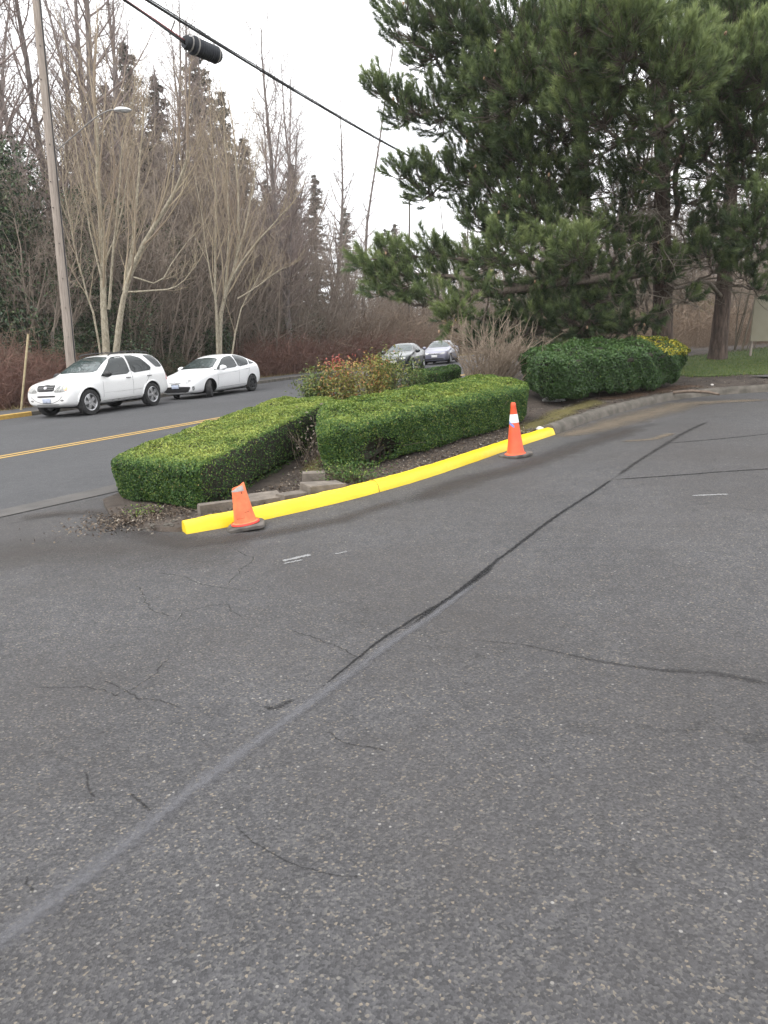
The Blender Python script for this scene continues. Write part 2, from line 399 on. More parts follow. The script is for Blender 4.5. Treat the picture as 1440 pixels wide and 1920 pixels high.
strip('apron_dust', [at(*p) for p in ((-220, 1080), (-60, 1050), (120, 1030), (330, 1030), (480, 1020))], 0.75, stain('apron_dust', (0.075, 0.067, 0.060), (0.056, 0.050, 0.046), lo=0.36, hi=0.95, scale=1.6, dens=0.55), 0.0015, 0.15)
strip('white_scuff', [at(528, 1053), at(585, 1040)], 0.06, S_SCUFF, 0.004, 0.02)
strip('white_scuff', [at(530, 1058), at(570, 1050)], 0.035, S_SCUFF, 0.005, 0.02)
strip('white_scuff', [at(625, 1040), at(655, 1034)], 0.03, S_SCUFF, 0.004, 0.02)
strip('white_scuff', [at(1295, 930), at(1368, 927)], 0.05, S_SCUFF, 0.004, 0.02)

def sweep(path, prof, zf, step=0.25, wob=0.0):
    "profile (offset to the left of the path, height) pushed along a ground path"
    P = resample(path, step); n = len(P); T = np.gradient(P, axis=0); T /= np.linalg.norm(T, axis=1, keepdims=True); N = np.stack([-T[:, 1], T[:, 0]], 1)
    k = len(prof); V = np.zeros((n, k, 3))
    for j, (o, h) in enumerate(prof):
        q = P + N * (o + (rng.normal(0, wob, n) if wob else 0.0))[:, None] if wob else P + N * o
        V[:, j, 0] = q[:, 0]; V[:, j, 1] = q[:, 1]; V[:, j, 2] = np.array([zf(a, b) for a, b in q]) + h + (rng.normal(0, wob, n) if wob else 0)
    i = np.arange(n * k).reshape(n, k)
    f = np.stack([i[:-1, :-1], i[:-1, 1:], i[1:, 1:], i[1:, :-1]], -1).reshape(-1, 4)
    V = V.reshape(-1, 3)
    # closed ends
    cv = [V[i[0]].mean(0), V[i[-1]].mean(0)]; a = len(V); V = np.vstack([V, cv])
    ends = [[i[0, j + 1], i[0, j], a, a] for j in range(k - 1)] + [[i[-1, j], i[-1, j + 1], a + 1, a + 1] for j in range(k - 1)] + [[i[0, 0], i[0, k - 1], a, a], [i[-1, k - 1], i[-1, 0], a + 1, a + 1]]
    bm = bmesh.new(); vs = [bm.verts.new(p) for p in V]
    for q in f: bm.faces.new([vs[x] for x in q])
    for q in ends: bm.faces.new([vs[q[0]], vs[q[1]], vs[q[2]]])
    return bm

KERB = [(-1.86, 6.52), (-1.30, 6.90), (-0.05, 7.92), (1.1, 9.5), (2.71, 11.75)]
KERBP = smooth_poly([(-1.79, 6.56), (-1.35, 6.80), (-0.7, 7.32), (-0.05, 7.95), (0.55, 8.68), (1.1, 9.47), (1.9, 10.65), (2.71, 11.75)], 2, False)
GKERBP = smooth_poly([(2.72, 11.77), (3.86, 13.5), (5.3, 15.25), (6.5, 16.35), (8.3, 16.75), (12, 16.6), (22, 16.2)], 2, False)
prof = [(0.0, -0.05), (0.006, 0.0), (0.030, 0.075), (0.044, 0.092), (0.062, 0.110), (0.085, 0.119), (0.12, 0.121), (0.15, 0.115), (0.168, 0.098), (0.172, -0.05)]
bm = sweep(KERBP[:], prof, gz, 0.12, 0.0025)
# hairline joint of the two pours
for v in bm.verts:
    for e_, q_ in ((KERBP[0], 0.55), (KERBP[-1], 0.75)):
        d_ = math.hypot(v.co.x - e_[0], v.co.y - e_[1])
        if d_ < 0.24: g_ = gz(v.co.x, v.co.y); v.co.z = g_ + (v.co.z - g_) * (q_ + (1 - q_) * math.sqrt(max(0, min(1, (d_ - .0) / .24))))
yk = bm_obj('painted_kerb', bm, M_YELLOW, angle=50)
tag(yk, 'freshly painted bright yellow kerb curving along the front of the low hedges', 'kerb')
_P = resample(KERBP, 0.05); _i = int(np.argmin(np.hypot(_P[:, 0] + 0.05, _P[:, 1] - 7.95))); _t = _P[_i + 1] - _P[_i - 1]; _t /= np.hypot(*_t)
jt = Tubes(); jt.add([(_P[_i][0] - _t[1] * o, _P[_i][1] + _t[0] * o, gz(*_P[_i]) + h) for o, h in prof[1:-1]], [0.0045] * (len(prof) - 2), 5)
jt.build('joint', simple('joint_dirt', (0.30, 0.22, 0.03), rough=0.9), yk)
bm = sweep(GKERBP, [(0.0, -0.05), (0.03, 0.08), (0.07, 0.135), (0.12, 0.15), (0.2, 0.15), (0.24, 0.12), (0.25, -0.05)], gz, 0.15, 0.008)
tag(bm_obj('concrete_kerb', bm, M_CONC, angle=60), 'weathered unpainted concrete kerb running on past the yellow kerb to the lawn', 'kerb')

# far side of the street: kerb, walk, dry verge
bm = sweep([tuple(fk(-30)), tuple(fk(-10)), tuple(fk(1.2))], [(0, -0.05), (0.02, 0.12), (0.05, 0.14), (0.16, 0.14), (0.17, -0.02)], gz, 1.0)
tag(bm_obj('street_kerb', bm, M_OLDYEL, angle=50), 'faded yellow kerb at the far side of the street in front of the large white car', 'kerb')
bm = sweep([tuple(fk(s)) for s in np.linspace(1.21, 56, 50)], [(0, -0.05), (0.02, 0.12), (0.05, 0.14), (0.16, 0.14), (0.17, -0.02)], gz, 1.0)
tag(bm_obj('street_kerb', bm, M_CONC, angle=50), 'grey kerb at the far side of the street behind the parked cars', 'kerb')
sheet('sidewalk', [tuple(fk(s, .165)) for s in np.linspace(-40, 55, 50)] + [tuple(fk(s, 1.9)) for s in np.linspace(55, -40, 50)], M_WALK, 0.135)
M_VERGE = simple('dry_verge', (0.16, 0.125, 0.07), (0.25, 0.20, 0.11), 3, 0.95, 1.0, 30, bdist=0.04)
sheet('verge', [tuple(fk(s, 1.88)) for s in np.linspace(-40, 55, 50)] + [tuple(fk(s, 3.6)) for s in np.linspace(55, -40, 50)], M_VERGE, 0.12)

# planted island: between the kerbs and the street, rising towards the pines
def berm(x, y):
    s = min(1, max(0, (x - 1.0) / 4.0)); s = s * s * (3 - 2 * s)
    # distance behind the kerb
    K = KERBP + GKERBP
    d = min(math.hypot(x - a, y - b) for a, b in K[::3])
    k = min(1.0, max(0.0, (x + 2.2) / 1.2))
    return 0.03 + (0.02 + 0.08 * s) * k + min(0.62, max(0, d - 0.45) * 0.105) * s + 0.14 * (1 - s) * min(1, max(0, d - 0.9) / 2.0) * min(1, max(0, (y - 8) / 3))
def iz(x, y): return gz(x, y) + berm(x, y)
front = resample([(-3.15, 8.2), (-2.75, 7.35), (-2.15, 6.75), (-1.88, 6.62)] + [(x - 0.08, y + 0.10) for x, y in KERBP] + [(x - 0.12, y + 0.16) for x, y in GKERBP], 0.22)
back = np.array(smooth_poly([(-3.2, 8.3), (-2.95, 9.4), (-1.4, 12.9), (1.8, 19.2), (5.3, 28.0), (9.9, 44.0), (24, 46), (36, 40)], 2, False)); back = resample(back, 0.2)
nu, nv = 150, 60
fu = np.stack([np.interp(np.linspace(0, 1, nu), np.linspace(0, 1, len(front)), front[:, i]) for i in (0, 1)], 1)
bu = np.stack([np.interp(np.linspace(0, 1, nu), np.linspace(0, 1, len(back)), back[:, i]) for i in (0, 1)], 1)
V = np.zeros((nu, nv, 3))
for j, t in enumerate(np.linspace(0, 1, nv) ** 1.3):
    q = fu * (1 - t) + bu * t
    for i, (x, y) in enumerate(q):
        V[i, j] = (x, y, iz(x, y) + 0.012 * fbm(x, y, 3.0, 5) - (0.0 if j else 0.04))
i = np.arange(nu * nv).reshape(nu, nv)
f = np.stack([i[:-1, :-1], i[1:, :-1], i[1:, 1:], i[:-1, 1:]], -1).reshape(-1, 4)
tag(link('planting_bed', np_mesh('planting_bed', V.reshape(-1, 3), f, smooth=True), M_SOIL), kind='structure')
# lawn and walk at the right
def patch(name, poly, m, lift, step=0.4):
    bm = bmesh.new(); bm.faces.new([bm.verts.new((x, y, 0)) for x, y in poly]); bmesh.ops.triangulate(bm, faces=bm.faces)
    for _ in range(4):
        es = [e for e in bm.edges if e.calc_length() > step]
        if not es: break
        bmesh.ops.subdivide_edges(bm, edges=es, cuts=1); bmesh.ops.triangulate(bm, faces=[q for q in bm.faces if len(q.verts) > 3])
    for v in bm.verts: v.co.z = iz(v.co.x, v.co.y) + lift
    for q in bm.faces:
        q.normal_update()
        if q.normal.z < 0: q.normal_flip()
    me = bpy.data.meshes.new(name); bm.to_mesh(me); bm.free()
    return tag(link(name, me, m), kind='structure')
LAWN = smooth_poly([(7.3, 18.7), (8.3, 18.3), (12, 18.3), (22, 18.2), (22, 23.2), (11, 22.6), (8.2, 21.6), (7.2, 20.2)], 2)
patch('lawn', LAWN, M_GRASS, 0.012)
patch('footpath', [(8.6, 17.85), (10.2, 17.15), (20, 17.1), (20, 18.1), (9.4, 18.15)], M_GUTTER, 0.035, 0.5)

# blades of grass, fallen leaves
def inside(poly, x, y):
    c = np.zeros(len(x), bool); n = len(poly)
    for i in range(n):
        (x1, y1), (x2, y2) = poly[i], poly[i - 1]
        c ^= ((y1 > y) != (y2 > y)) & (x < (x2 - x1) * (y - y1) / (y2 - y1 + 1e-12) + x1)
    return c
N = 26000; x = rng.uniform(7.0, 14, N); y = rng.uniform(17.9, 23, N); k = inside([(10.5 + (a - 10.5) * 1.03, 20.3 + (b - 20.3) * 1.09) for a, b in LAWN], x, y); x = x[k]; y = y[k]; N = len(x)
z = np.array([iz(a, b) for a, b in zip(x, y)]) + 0.005
p0 = np.stack([x, y, z], 1); up = nrm(np.array([[0, 0, 1.0]]) + rng.normal(0, 0.45, (N, 3))); sd = nrm(rng.normal(0, 1, (N, 3)) * np.array([[1, 1, 0.05]]))
hh = rng.uniform(0.03, 0.075, N)[:, None]
v = np.stack([p0 - sd * 0.006, p0 + sd * 0.006, p0 + up * hh], 1).reshape(-1, 3)
M_BLADE = leafy('grass_blade', [(0, (0.05, 0.095, 0.015)), (0.6, (0.10, 0.155, 0.028)), (1, (0.19, 0.18, 0.055))], 0.6)
tag(link('grass', np_mesh('grass', v, np.arange(3 * N).reshape(-1, 3), np.repeat(rng.random(N), 3)), M_BLADE), kind='stuff')

def on_bed(x, y): return np.array([iz(a, b) for a, b in zip(x, y)])
LX = []; LY = []
def litter_band(path, wid, n, bias=0.0):
    P = resample(path, 0.02); i = rng.integers(0, len(P), n); T = np.gradient(P, axis=0); T /= np.linalg.norm(T, axis=1, keepdims=True); Nn = np.stack([-T[:, 1], T[:, 0]], 1)
    q = P[i] + Nn[i] * (rng.uniform(0, 1, n) ** 1.3 * wid + bias)[:, None]; LX.append(q[:, 0]); LY.append(q[:, 1])
litter_band([(x, y) for x, y in KERBP], 0.75, 3200, 0.2)
litter_band([(x, y) for x, y in GKERBP[:40]], 1.3, 2600, 0.24)
litter_band([(-1.45, 7.5), (-0.95, 8.5), (-0.78, 10.4)], 0.55, 900, -0.25)
a = rng.normal(0, 1, (1500, 2)); LX.append(-2.45 + a[:, 0] * 0.26 + a[:, 1] * 0.1); LY.append(7.25 + a[:, 1] * 0.30)
x = np.concatenate(LX); y = np.concatenate(LY)
_C = resample(KERBP, 0.04); _T = np.gradient(_C, axis=0); _T /= np.linalg.norm(_T, axis=1, keepdims=True); _C = _C + np.stack([-_T[:, 1], _T[:, 0]], 1) * 0.086
_C = np.vstack([_C, _C[0] - _T[0] * np.array([[.04], [.08]])])
def off_kerb(x, y, d=0.12): return np.min(np.hypot(x[:, None] - _C[None, :, 0], y[:, None] - _C[None, :, 1]), axis=1) > d
k = off_kerb(x, y); x = x[k]; y = y[k]
z = np.maximum(on_bed(x, y), np.array([gz(a, b) for a, b in zip(x, y)])) + rng.uniform(0.008, 0.03, len(x))
M_LITTER = leafy('fallen_leaf', [(0, (0.035, 0.024, 0.017)), (0.4, (0.08, 0.056, 0.038)), (0.75, (0.13, 0.10, 0.073)), (0.93, (0.20, 0.17, 0.13)), (1, (0.32, 0.29, 0.25))], 0.8)
v, f, r = leaves(np.stack([x, y, z], 1), np.tile([[0, 0, 1.0]], (len(x), 1)), 0.034, 0.017, 0.5)
tag(link('leaf_litter', np_mesh('leaf_litter', v, f, r), M_LITTER), kind='stuff')
# small stones and crumbs of mulch along the kerb
bm = bmesh.new()
for _ in range(420):
    P = KERBP if random.random() < 0.7 else GKERBP[:30]; a = random.choice(P); o = random.uniform(0.19, 0.5)
    b = (a[0] - o * 0.83 + random.gauss(0, 0.08), a[1] + o * 0.55 + random.gauss(0, 0.08)); s = random.uniform(0.008, 0.024)
    if not off_kerb(np.array([b[0]]), np.array([b[1]]))[0]: continue
    bmesh.ops.create_icosphere(bm, subdivisions=1, radius=s, matrix=Matrix.Translation((b[0], b[1], iz(*b) + s * 0.5)) @ Matrix.Rotation(random.uniform(0, 3), 4, 'Z') @ Matrix.Diagonal((1.3, 0.9, 0.6, 1)))
tag(bm_obj('gravel', bm, M_CONC), kind='stuff')

# moss and straw on the soil by the end of the kerb
S_MOSS = stain('moss', (0.085, 0.080, 0.020), (0.13, 0.105, 0.045), lo=0.36, hi=0.62, scale=5, dens=0.85)
def bed_strip(name, pts, wid, m, lift=0.012):
    o = strip(name, pts, wid, m, 0.0, 0.08, 0.004)
    for v in o.data.vertices: v.co.z = iz(v.co.x, v.co.y) + 0.012 * fbm(v.co.x, v.co.y, 3.0, 5) + lift
bed_strip('moss_patch', [(2.05, 11.55), (2.6, 12.6), (3.4, 13.9), (4.3, 15.2)], 0.38, S_MOSS)
bed_strip('moss_patch', [(-0.85, 8.75), (-0.95, 9.6), (-0.75, 10.4)], 0.16, S_MOSS)
bed_strip('pine_litter', [(4.2, 15.2), (5.2, 16.0), (6.4, 17.0), (7.3, 17.3)], 0.4, stain('pine_straw', (0.12, 0.07, 0.04), (0.075, 0.05, 0.034), lo=0.34, hi=0.62, scale=6, dens=0.8))
# ================================================================== HEDGES AND SHRUBS
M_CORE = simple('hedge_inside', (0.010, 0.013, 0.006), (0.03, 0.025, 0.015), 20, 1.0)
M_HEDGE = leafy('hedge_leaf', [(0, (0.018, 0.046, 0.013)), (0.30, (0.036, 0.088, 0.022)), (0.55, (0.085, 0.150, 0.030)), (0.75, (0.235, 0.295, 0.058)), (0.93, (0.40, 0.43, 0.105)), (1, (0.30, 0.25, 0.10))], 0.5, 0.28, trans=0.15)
M_HEDGE2 = leafy('laurel_leaf', [(0, (0.020, 0.048, 0.014)), (0.35, (0.040, 0.086, 0.022)), (0.7, (0.075, 0.135, 0.034)), (0.86, (0.125, 0.18, 0.045)), (0.92, (0.28, 0.26, 0.03)), (1, (0.42, 0.34, 0.03))], 0.4, 0.35, trans=0.12)
M_STEM = simple('woody_stem', (0.09, 0.065, 0.05), (0.17, 0.13, 0.10), 20, 0.9)

def hedge_map(c, base, tops, q, r=(0.25, 0.25, 0.3), under=0.12, seed=1, lump=0.03, hz=None):
    "unit-cube points c -> rounded hedge; q = plan corners (a-,b-),(a+,b-),(a+,b+),(a-,b+)"
    r = np.array(r); inner = np.clip(c, -1 + r, 1 - r); d = (c - inner) / r; L = np.linalg.norm(d, axis=1, keepdims=True)
    Lm = np.max(np.abs(d), axis=1, keepdims=True); s = np.where(L > 1e-6, Lm / np.maximum(L, 1e-6), 1.0)
    p = inner + d * s * r; n = d.copy()
    a = (p[:, 0] + 1) / 2; b = (p[:, 1] + 1) / 2; t = (p[:, 2] + 1) / 2
    taper = 1 - under * (1 - t) ** 2
    ca = 0.5 + (a - 0.5) * taper; cb = 0.5 + (b - 0.5) * taper
    Q = [np.array(x) for x in q]
    w = [(1 - ca) * (1 - cb), ca * (1 - cb), ca * cb, (1 - ca) * cb]
    xy = sum(wi[:, None] * qi[None, :] for wi, qi in zip(w, Q))
    h = sum(wi * hi for wi, hi in zip(w, tops))
    ex = nrm((Q[1] - Q[0] + Q[2] - Q[3])[None])[0]; ey = nrm((Q[3] - Q[0] + Q[2] - Q[1])[None])[0]
    nw = np.stack([n[:, 0] * ex[0] + n[:, 1] * ey[0], n[:, 0] * ex[1] + n[:, 1] * ey[1], n[:, 2]], 1); nw = nrm(nw + 1e-6)
    zb = np.array([(hz or gz)(x, y) for x, y in xy])
    P = np.stack([xy[:, 0], xy[:, 1], zb + base + t * (h - base)], 1)
    P += nw * (lump * fbm(P[:, 0] * 1.0 + P[:, 2] * 0.7, P[:, 1] + P[:, 2] * 0.9, 3.6, seed) + 0.35 * lump * fbm(P[:, 0] + P[:, 2], P[:, 1] - P[:, 2], 11.0, seed + 1))[:, None]
    return P, nw, t

def cube_points(n, wts):
    "random points on the faces of the unit cube: weights for -a,+a,-b,+b,top,bottom"
    w = np.array(wts, float); k = rng.choice(6, n, p=w / w.sum()); u = rng.uniform(-1, 1, (n, 3)); i = np.arange(n)
    u[i, k // 2] = np.where(k % 2 == 0, -1, 1); 
    u[k == 4, 2] = 1; u[k == 5, 2] = -1
    return u, k

def hedge(name, label, q, tops, n, mat, base=0.05, leaf=(0.024, 0.014), r=(0.2, 0.25, 0.3), under=0.12, seed=1, lump=0.03, top_tint=0.5, side_hi=0.7, bald=None, hz=None, depth=0.05, stems=60, twig_low=0.0, wts=None, patchf=None):
    cx = sum(a for a, b in q) / 4; cy = sum(b for a, b in q) / 4; zf = hz or gz
    root = empty(name, (cx, cy, zf(cx, cy)), label, 'hedge')
    O = np.array([[cx, cy, zf(cx, cy)]])
    la = math.dist(q[0], q[1]); lb = math.dist(q[0], q[3]); hh = sum(tops) / 4
    wts = wts or [lb * hh, lb * hh, la * hh * 1.25, la * hh, la * lb * 1.1, 0.02]
    u, k = cube_points(n, wts)
    P, N, t = hedge_map(u, base, tops, q, r, under, seed, lump, hz)
    P = P - N * (rng.uniform(0, 1, n) ** 2 * depth)[:, None]
    keep = np.ones(n, bool)
    if bald is not None: keep &= rng.random(n) > bald(u, t, P)
    keep &= rng.random(n) > np.clip((0.16 - t) * 5, 0, 0.75)
    P, N, t, u = P[keep], N[keep], t[keep], u[keep]
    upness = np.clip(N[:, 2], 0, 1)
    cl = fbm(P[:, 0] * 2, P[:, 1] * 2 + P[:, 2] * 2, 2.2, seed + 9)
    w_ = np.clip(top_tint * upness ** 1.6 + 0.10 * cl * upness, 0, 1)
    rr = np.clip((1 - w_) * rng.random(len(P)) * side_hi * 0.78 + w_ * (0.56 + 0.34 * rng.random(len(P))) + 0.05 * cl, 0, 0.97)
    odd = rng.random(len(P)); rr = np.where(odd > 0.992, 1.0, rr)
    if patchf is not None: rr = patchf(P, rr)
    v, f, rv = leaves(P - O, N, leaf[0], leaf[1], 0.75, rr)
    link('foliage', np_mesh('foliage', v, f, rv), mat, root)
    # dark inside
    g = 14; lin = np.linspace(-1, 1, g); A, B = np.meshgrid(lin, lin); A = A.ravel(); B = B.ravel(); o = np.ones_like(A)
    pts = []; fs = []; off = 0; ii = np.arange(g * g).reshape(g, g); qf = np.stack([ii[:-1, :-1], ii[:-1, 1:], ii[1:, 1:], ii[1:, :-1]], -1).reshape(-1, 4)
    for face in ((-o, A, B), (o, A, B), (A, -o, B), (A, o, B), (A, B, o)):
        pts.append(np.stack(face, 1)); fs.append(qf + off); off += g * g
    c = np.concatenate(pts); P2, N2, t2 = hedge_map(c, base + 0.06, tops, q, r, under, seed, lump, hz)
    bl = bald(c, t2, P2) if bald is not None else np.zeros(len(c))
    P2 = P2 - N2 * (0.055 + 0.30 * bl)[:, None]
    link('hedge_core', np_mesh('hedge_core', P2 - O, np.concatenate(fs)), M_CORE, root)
    # woody stems near the ground
    T = Tubes()
    for _ in range(stems):
        uu = np.array([[random.uniform(-0.86, 0.86), random.choice([-0.9, -0.75, 0.6]) , -1.0]])
        if random.random() < 0.35: uu[0, 0] = random.choice([-0.9, 0.9]); uu[0, 1] = random.uniform(-0.9, 0.9)
        p, _n, _t = hedge_map(uu, 0, tops, q, r, 0.35, seed, 0, hz); p = p[0] - O[0]
        d = np.array([random.gauss(0, 0.25), random.gauss(0, 0.25), 1.0]); hgt = hh * random.uniform(0.35, 0.75)
        pts = [p + d * hgt * s + np.array([random.gauss(0, 0.012), random.gauss(0, 0.012), 0]) for s in (0, 0.33, 0.66, 1)]
        T.add(pts, [0.009, 0.008, 0.006, 0.003], 5)
        for _k in range(3):
            a = pts[random.choice([1, 2])]; e = np.array([random.gauss(0, 0.6), random.gauss(0, 0.6), random.uniform(0.1, 0.8)]) * hh * 0.35
            T.add([a, a + e * 0.5, a + e], [0.004, 0.003, 0.0015], 3)
    if stems: T.build('stem', M_STEM, root)
    return root

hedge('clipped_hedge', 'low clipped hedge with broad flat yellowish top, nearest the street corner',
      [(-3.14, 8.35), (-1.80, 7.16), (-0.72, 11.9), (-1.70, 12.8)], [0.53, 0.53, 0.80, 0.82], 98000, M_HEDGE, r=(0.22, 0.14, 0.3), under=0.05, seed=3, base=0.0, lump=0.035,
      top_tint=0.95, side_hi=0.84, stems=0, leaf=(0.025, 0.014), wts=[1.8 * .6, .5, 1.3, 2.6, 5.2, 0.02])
def baldB(u, t, P):
    # hollow showing bare stems near the left end of the front, thin and brown along the foot
    d = ((u[:, 0] + 0.60) / 0.19) ** 2 + ((t - 0.36) / 0.30) ** 2
    hollow = np.where((u[:, 1] < -0.55), np.clip(1.35 - d, 0, 0.96), 0)
    foot = np.where(u[:, 1] < -0.3, np.clip((0.33 - t) * 2.6 + 0.25 * fbm(P[:, 0] * 3, P[:, 1] * 3, 3, 4), 0, 0.85) * np.clip((u[:, 0] + 0.45) * 3, 0, 1), 0)
    return np.maximum(hollow, foot)
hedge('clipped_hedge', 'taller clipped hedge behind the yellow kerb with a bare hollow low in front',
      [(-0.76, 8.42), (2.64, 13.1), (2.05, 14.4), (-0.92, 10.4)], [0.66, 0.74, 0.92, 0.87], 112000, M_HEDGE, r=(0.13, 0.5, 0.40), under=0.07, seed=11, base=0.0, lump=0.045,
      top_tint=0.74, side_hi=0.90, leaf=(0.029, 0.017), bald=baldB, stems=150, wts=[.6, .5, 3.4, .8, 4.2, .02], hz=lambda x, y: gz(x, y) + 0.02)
def yel(P, r):
    d = np.hypot((P[:, 0] - 6.35) / 0.55, (P[:, 1] - 17.2) / 0.8); k = (d < 1.1) & (P[:, 2] > iz(6.5, 17) + 0.74) & (rng.random(len(P)) < 0.55)
    return np.where(k, rng.uniform(0.90, 1, len(P)), np.minimum(r, 0.87))
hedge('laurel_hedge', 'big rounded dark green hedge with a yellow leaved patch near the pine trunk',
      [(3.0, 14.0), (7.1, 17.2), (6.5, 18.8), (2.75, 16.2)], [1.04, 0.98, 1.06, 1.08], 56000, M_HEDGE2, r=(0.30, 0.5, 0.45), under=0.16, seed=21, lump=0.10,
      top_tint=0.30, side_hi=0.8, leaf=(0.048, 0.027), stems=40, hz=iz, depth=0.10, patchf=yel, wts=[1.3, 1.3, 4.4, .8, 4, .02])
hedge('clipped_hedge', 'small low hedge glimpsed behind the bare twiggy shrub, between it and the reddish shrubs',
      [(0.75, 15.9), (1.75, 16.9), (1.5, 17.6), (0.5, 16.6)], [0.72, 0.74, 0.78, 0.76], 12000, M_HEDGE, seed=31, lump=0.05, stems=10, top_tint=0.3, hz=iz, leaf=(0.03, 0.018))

# nandina: upright canes with tufts of greenish, bronze and red leaves
M_NAN = leafy('nandina_leaf', [(0, (0.040, 0.075, 0.020)), (0.40, (0.115, 0.155, 0.036)), (0.68, (0.26, 0.235, 0.055)), (0.86, (0.35, 0.175, 0.06)), (1, (0.34, 0.11, 0.06))], 0.5, trans=0.15)
M_NANR = leafy('nandina_red_leaf', [(0, (0.24, 0.04, 0.03)), (1, (0.36, 0.085, 0.06))], 0.5)
def nandina(x, y, h, w, n, tone, label, red=0):
    z0 = iz(x, y); root = empty('nandina_shrub', (x, y, z0), label, 'shrub', 'bronze and green shrubs behind the hedges')
    T = Tubes(); C = []; A = []
    for _ in range(n // 2):
        a = random.uniform(0, 6.28); rr = w * math.sqrt(random.random()); tip = Vector((rr * math.cos(a), rr * math.sin(a) * 0.8, h * random.uniform(0.66, 1.0) * (1 - 0.15 * (rr / w) ** 2)))
        b = Vector((tip.x * 0.55, tip.y * 0.55, 0)); mid = b.lerp(tip, 0.55) + Vector((random.gauss(0, .02), random.gauss(0, .02), 0))
        T.add([b, mid, tip], [0.006, 0.005, 0.003], 3)
        for _k in range(random.randint(110, 140)):
            s = random.uniform(0.30, 1.0) ** 0.8; c = b.lerp(tip, s) + Vector((random.gauss(0, .085), random.gauss(0, .085), random.gauss(0, .05)))
            C.append(tuple(c)); A.append(random.gauss(tone + 0.30 * (s - 0.7), 0.17))
    T.build('stem', M_STEM, root)
    C = np.array(C); N = nrm(np.stack([C[:, 0], C[:, 1], np.full(len(C), 0.35)], 1))
    v, f, r = leaves(C, N, 0.062, 0.022, 0.9, np.clip(np.array(A), 0, 1)); link('foliage', np_mesh('foliage', v, f, r), M_NAN, root)
    if red:
        C = np.array([[random.gauss(-0.05, .10), random.gauss(-0.15, .08), h * 0.93 + random.gauss(0, .06)] for _ in range(red)])
        v, f, r = leaves(C, np.tile([[0, -.5, .8]], (red, 1)), 0.06, 0.02, 0.9); link('red_leaves', np_mesh('red_leaves', v, f, r), M_NANR, root)
    return root
for px, y, h, w, n, tone, lab, red in (
    (600, 13.2, 1.16, 0.34, 34, 0.30, 'leafy green shrub with thin canes at the street end of the bronze shrub row', 0),
    (640, 13.0, 1.20, 0.38, 42, 0.60, 'bronze leaved shrub with a red tuft of leaves on top', 60),
    (685, 13.6, 1.28, 0.40, 42, 0.62, 'orange bronze shrub between the red tufted one and the dark sedan', 10),
    (724, 14.0, 1.40, 0.36, 38, 0.38, 'olive green shrub just below the front of the dark sedan', 0),
    (757, 14.6, 1.22, 0.34, 30, 0.18, 'darker green shrub beside the small low hedge', 0)):
    p = gp(px, y); nandina(p.x, p.y, h, w, n, tone, lab, red)

# bare twiggy shrub
M_TWIG = simple('pale_twig', (0.17, 0.13, 0.095), (0.30, 0.24, 0.18), 12, 0.85)
def bare_shrub(loc, n, h, spread, name='bare_shrub', label='', lean=(0, 0), mat=None, r0=0.010, sub=6):
    root = empty(name, loc, label, 'shrub'); T = Tubes()
    for _ in range(n):
        a = random.uniform(0, 6.28); k = spread * math.sqrt(random.random()); d = Vector((k * math.cos(a) + lean[0], k * math.sin(a) + lean[1], 1)).normalized()
        L = h * random.uniform(0.6, 1.05); p = Vector((random.gauss(0, .16), random.gauss(0, .16), -0.03)); pts = [p]; dd = d.copy()
        for s in range(5):
            dd = (dd + Vector((random.gauss(0, .09), random.gauss(0, .09), random.gauss(0.01, .06)))).normalized(); pts.append(pts[-1] + dd * L / 5)
        rr = r0 * random.uniform(0.7, 1.4); T.add(pts, [rr * (1 - 0.16 * s) for s in range(6)], 5)
        for _k in range(sub):
            i = random.randint(1, 4); q = pts[i].lerp(pts[i + 1] if i < 5 else pts[i], random.random()); e = (pts[i + 1] - pts[i]).normalized()
            e = (e + Vector((random.gauss(0, .55), random.gauss(0, .55), random.gauss(0.1, .35)))).normalized(); l = L * random.uniform(0.12, 0.34)
            w = e * l; T.add([q, q + w * .5 + Vector((0, 0, random.gauss(0, .02))), q + w + Vector((0, 0, random.gauss(0.02, .03)))], [rr * .5, rr * .38, rr * .2], 3)
    T.build('stems', mat or M_TWIG, root); return root
p = gp(905, 16.3); p.z = iz(p.x, p.y)
sh = bare_shrub(p, 110, 1.75, 0.85, 'bare_shrub', 'leafless shrub of pale arching twigs behind the tall clipped hedge', (0.22, -0.1), r0=0.0135, sub=8)
bd = Tubes()
# dead looking straggle between the first two hedges
M_DRY = leafy('dry_leaf', [(0, (0.09, 0.07, 0.055)), (0.6, (0.15, 0.125, 0.10)), (1, (0.24, 0.21, 0.17))], 0.8)
p = at(578, 872); p = Vector((-0.95, 9.75, iz(-0.95, 9.75)))
root = bare_shrub(p, 26, 0.55, 0.75, 'dry_shrub', 'withered grey brown plant squeezed between the two clipped hedges', (0.1, -0.45), r0=0.004, sub=5)
C = np.array([[random.gauss(0.1, .16), random.gauss(-0.22, .14), abs(random.gauss(0.30, .14))] for _ in range(150)])
v, f, r = leaves(C, np.tile([[0, -0.5, 0.5]], (150, 1)), 0.05, 0.024, 0.9); link('withered_leaves', np_mesh('withered_leaves', v, f, r), M_DRY, root)
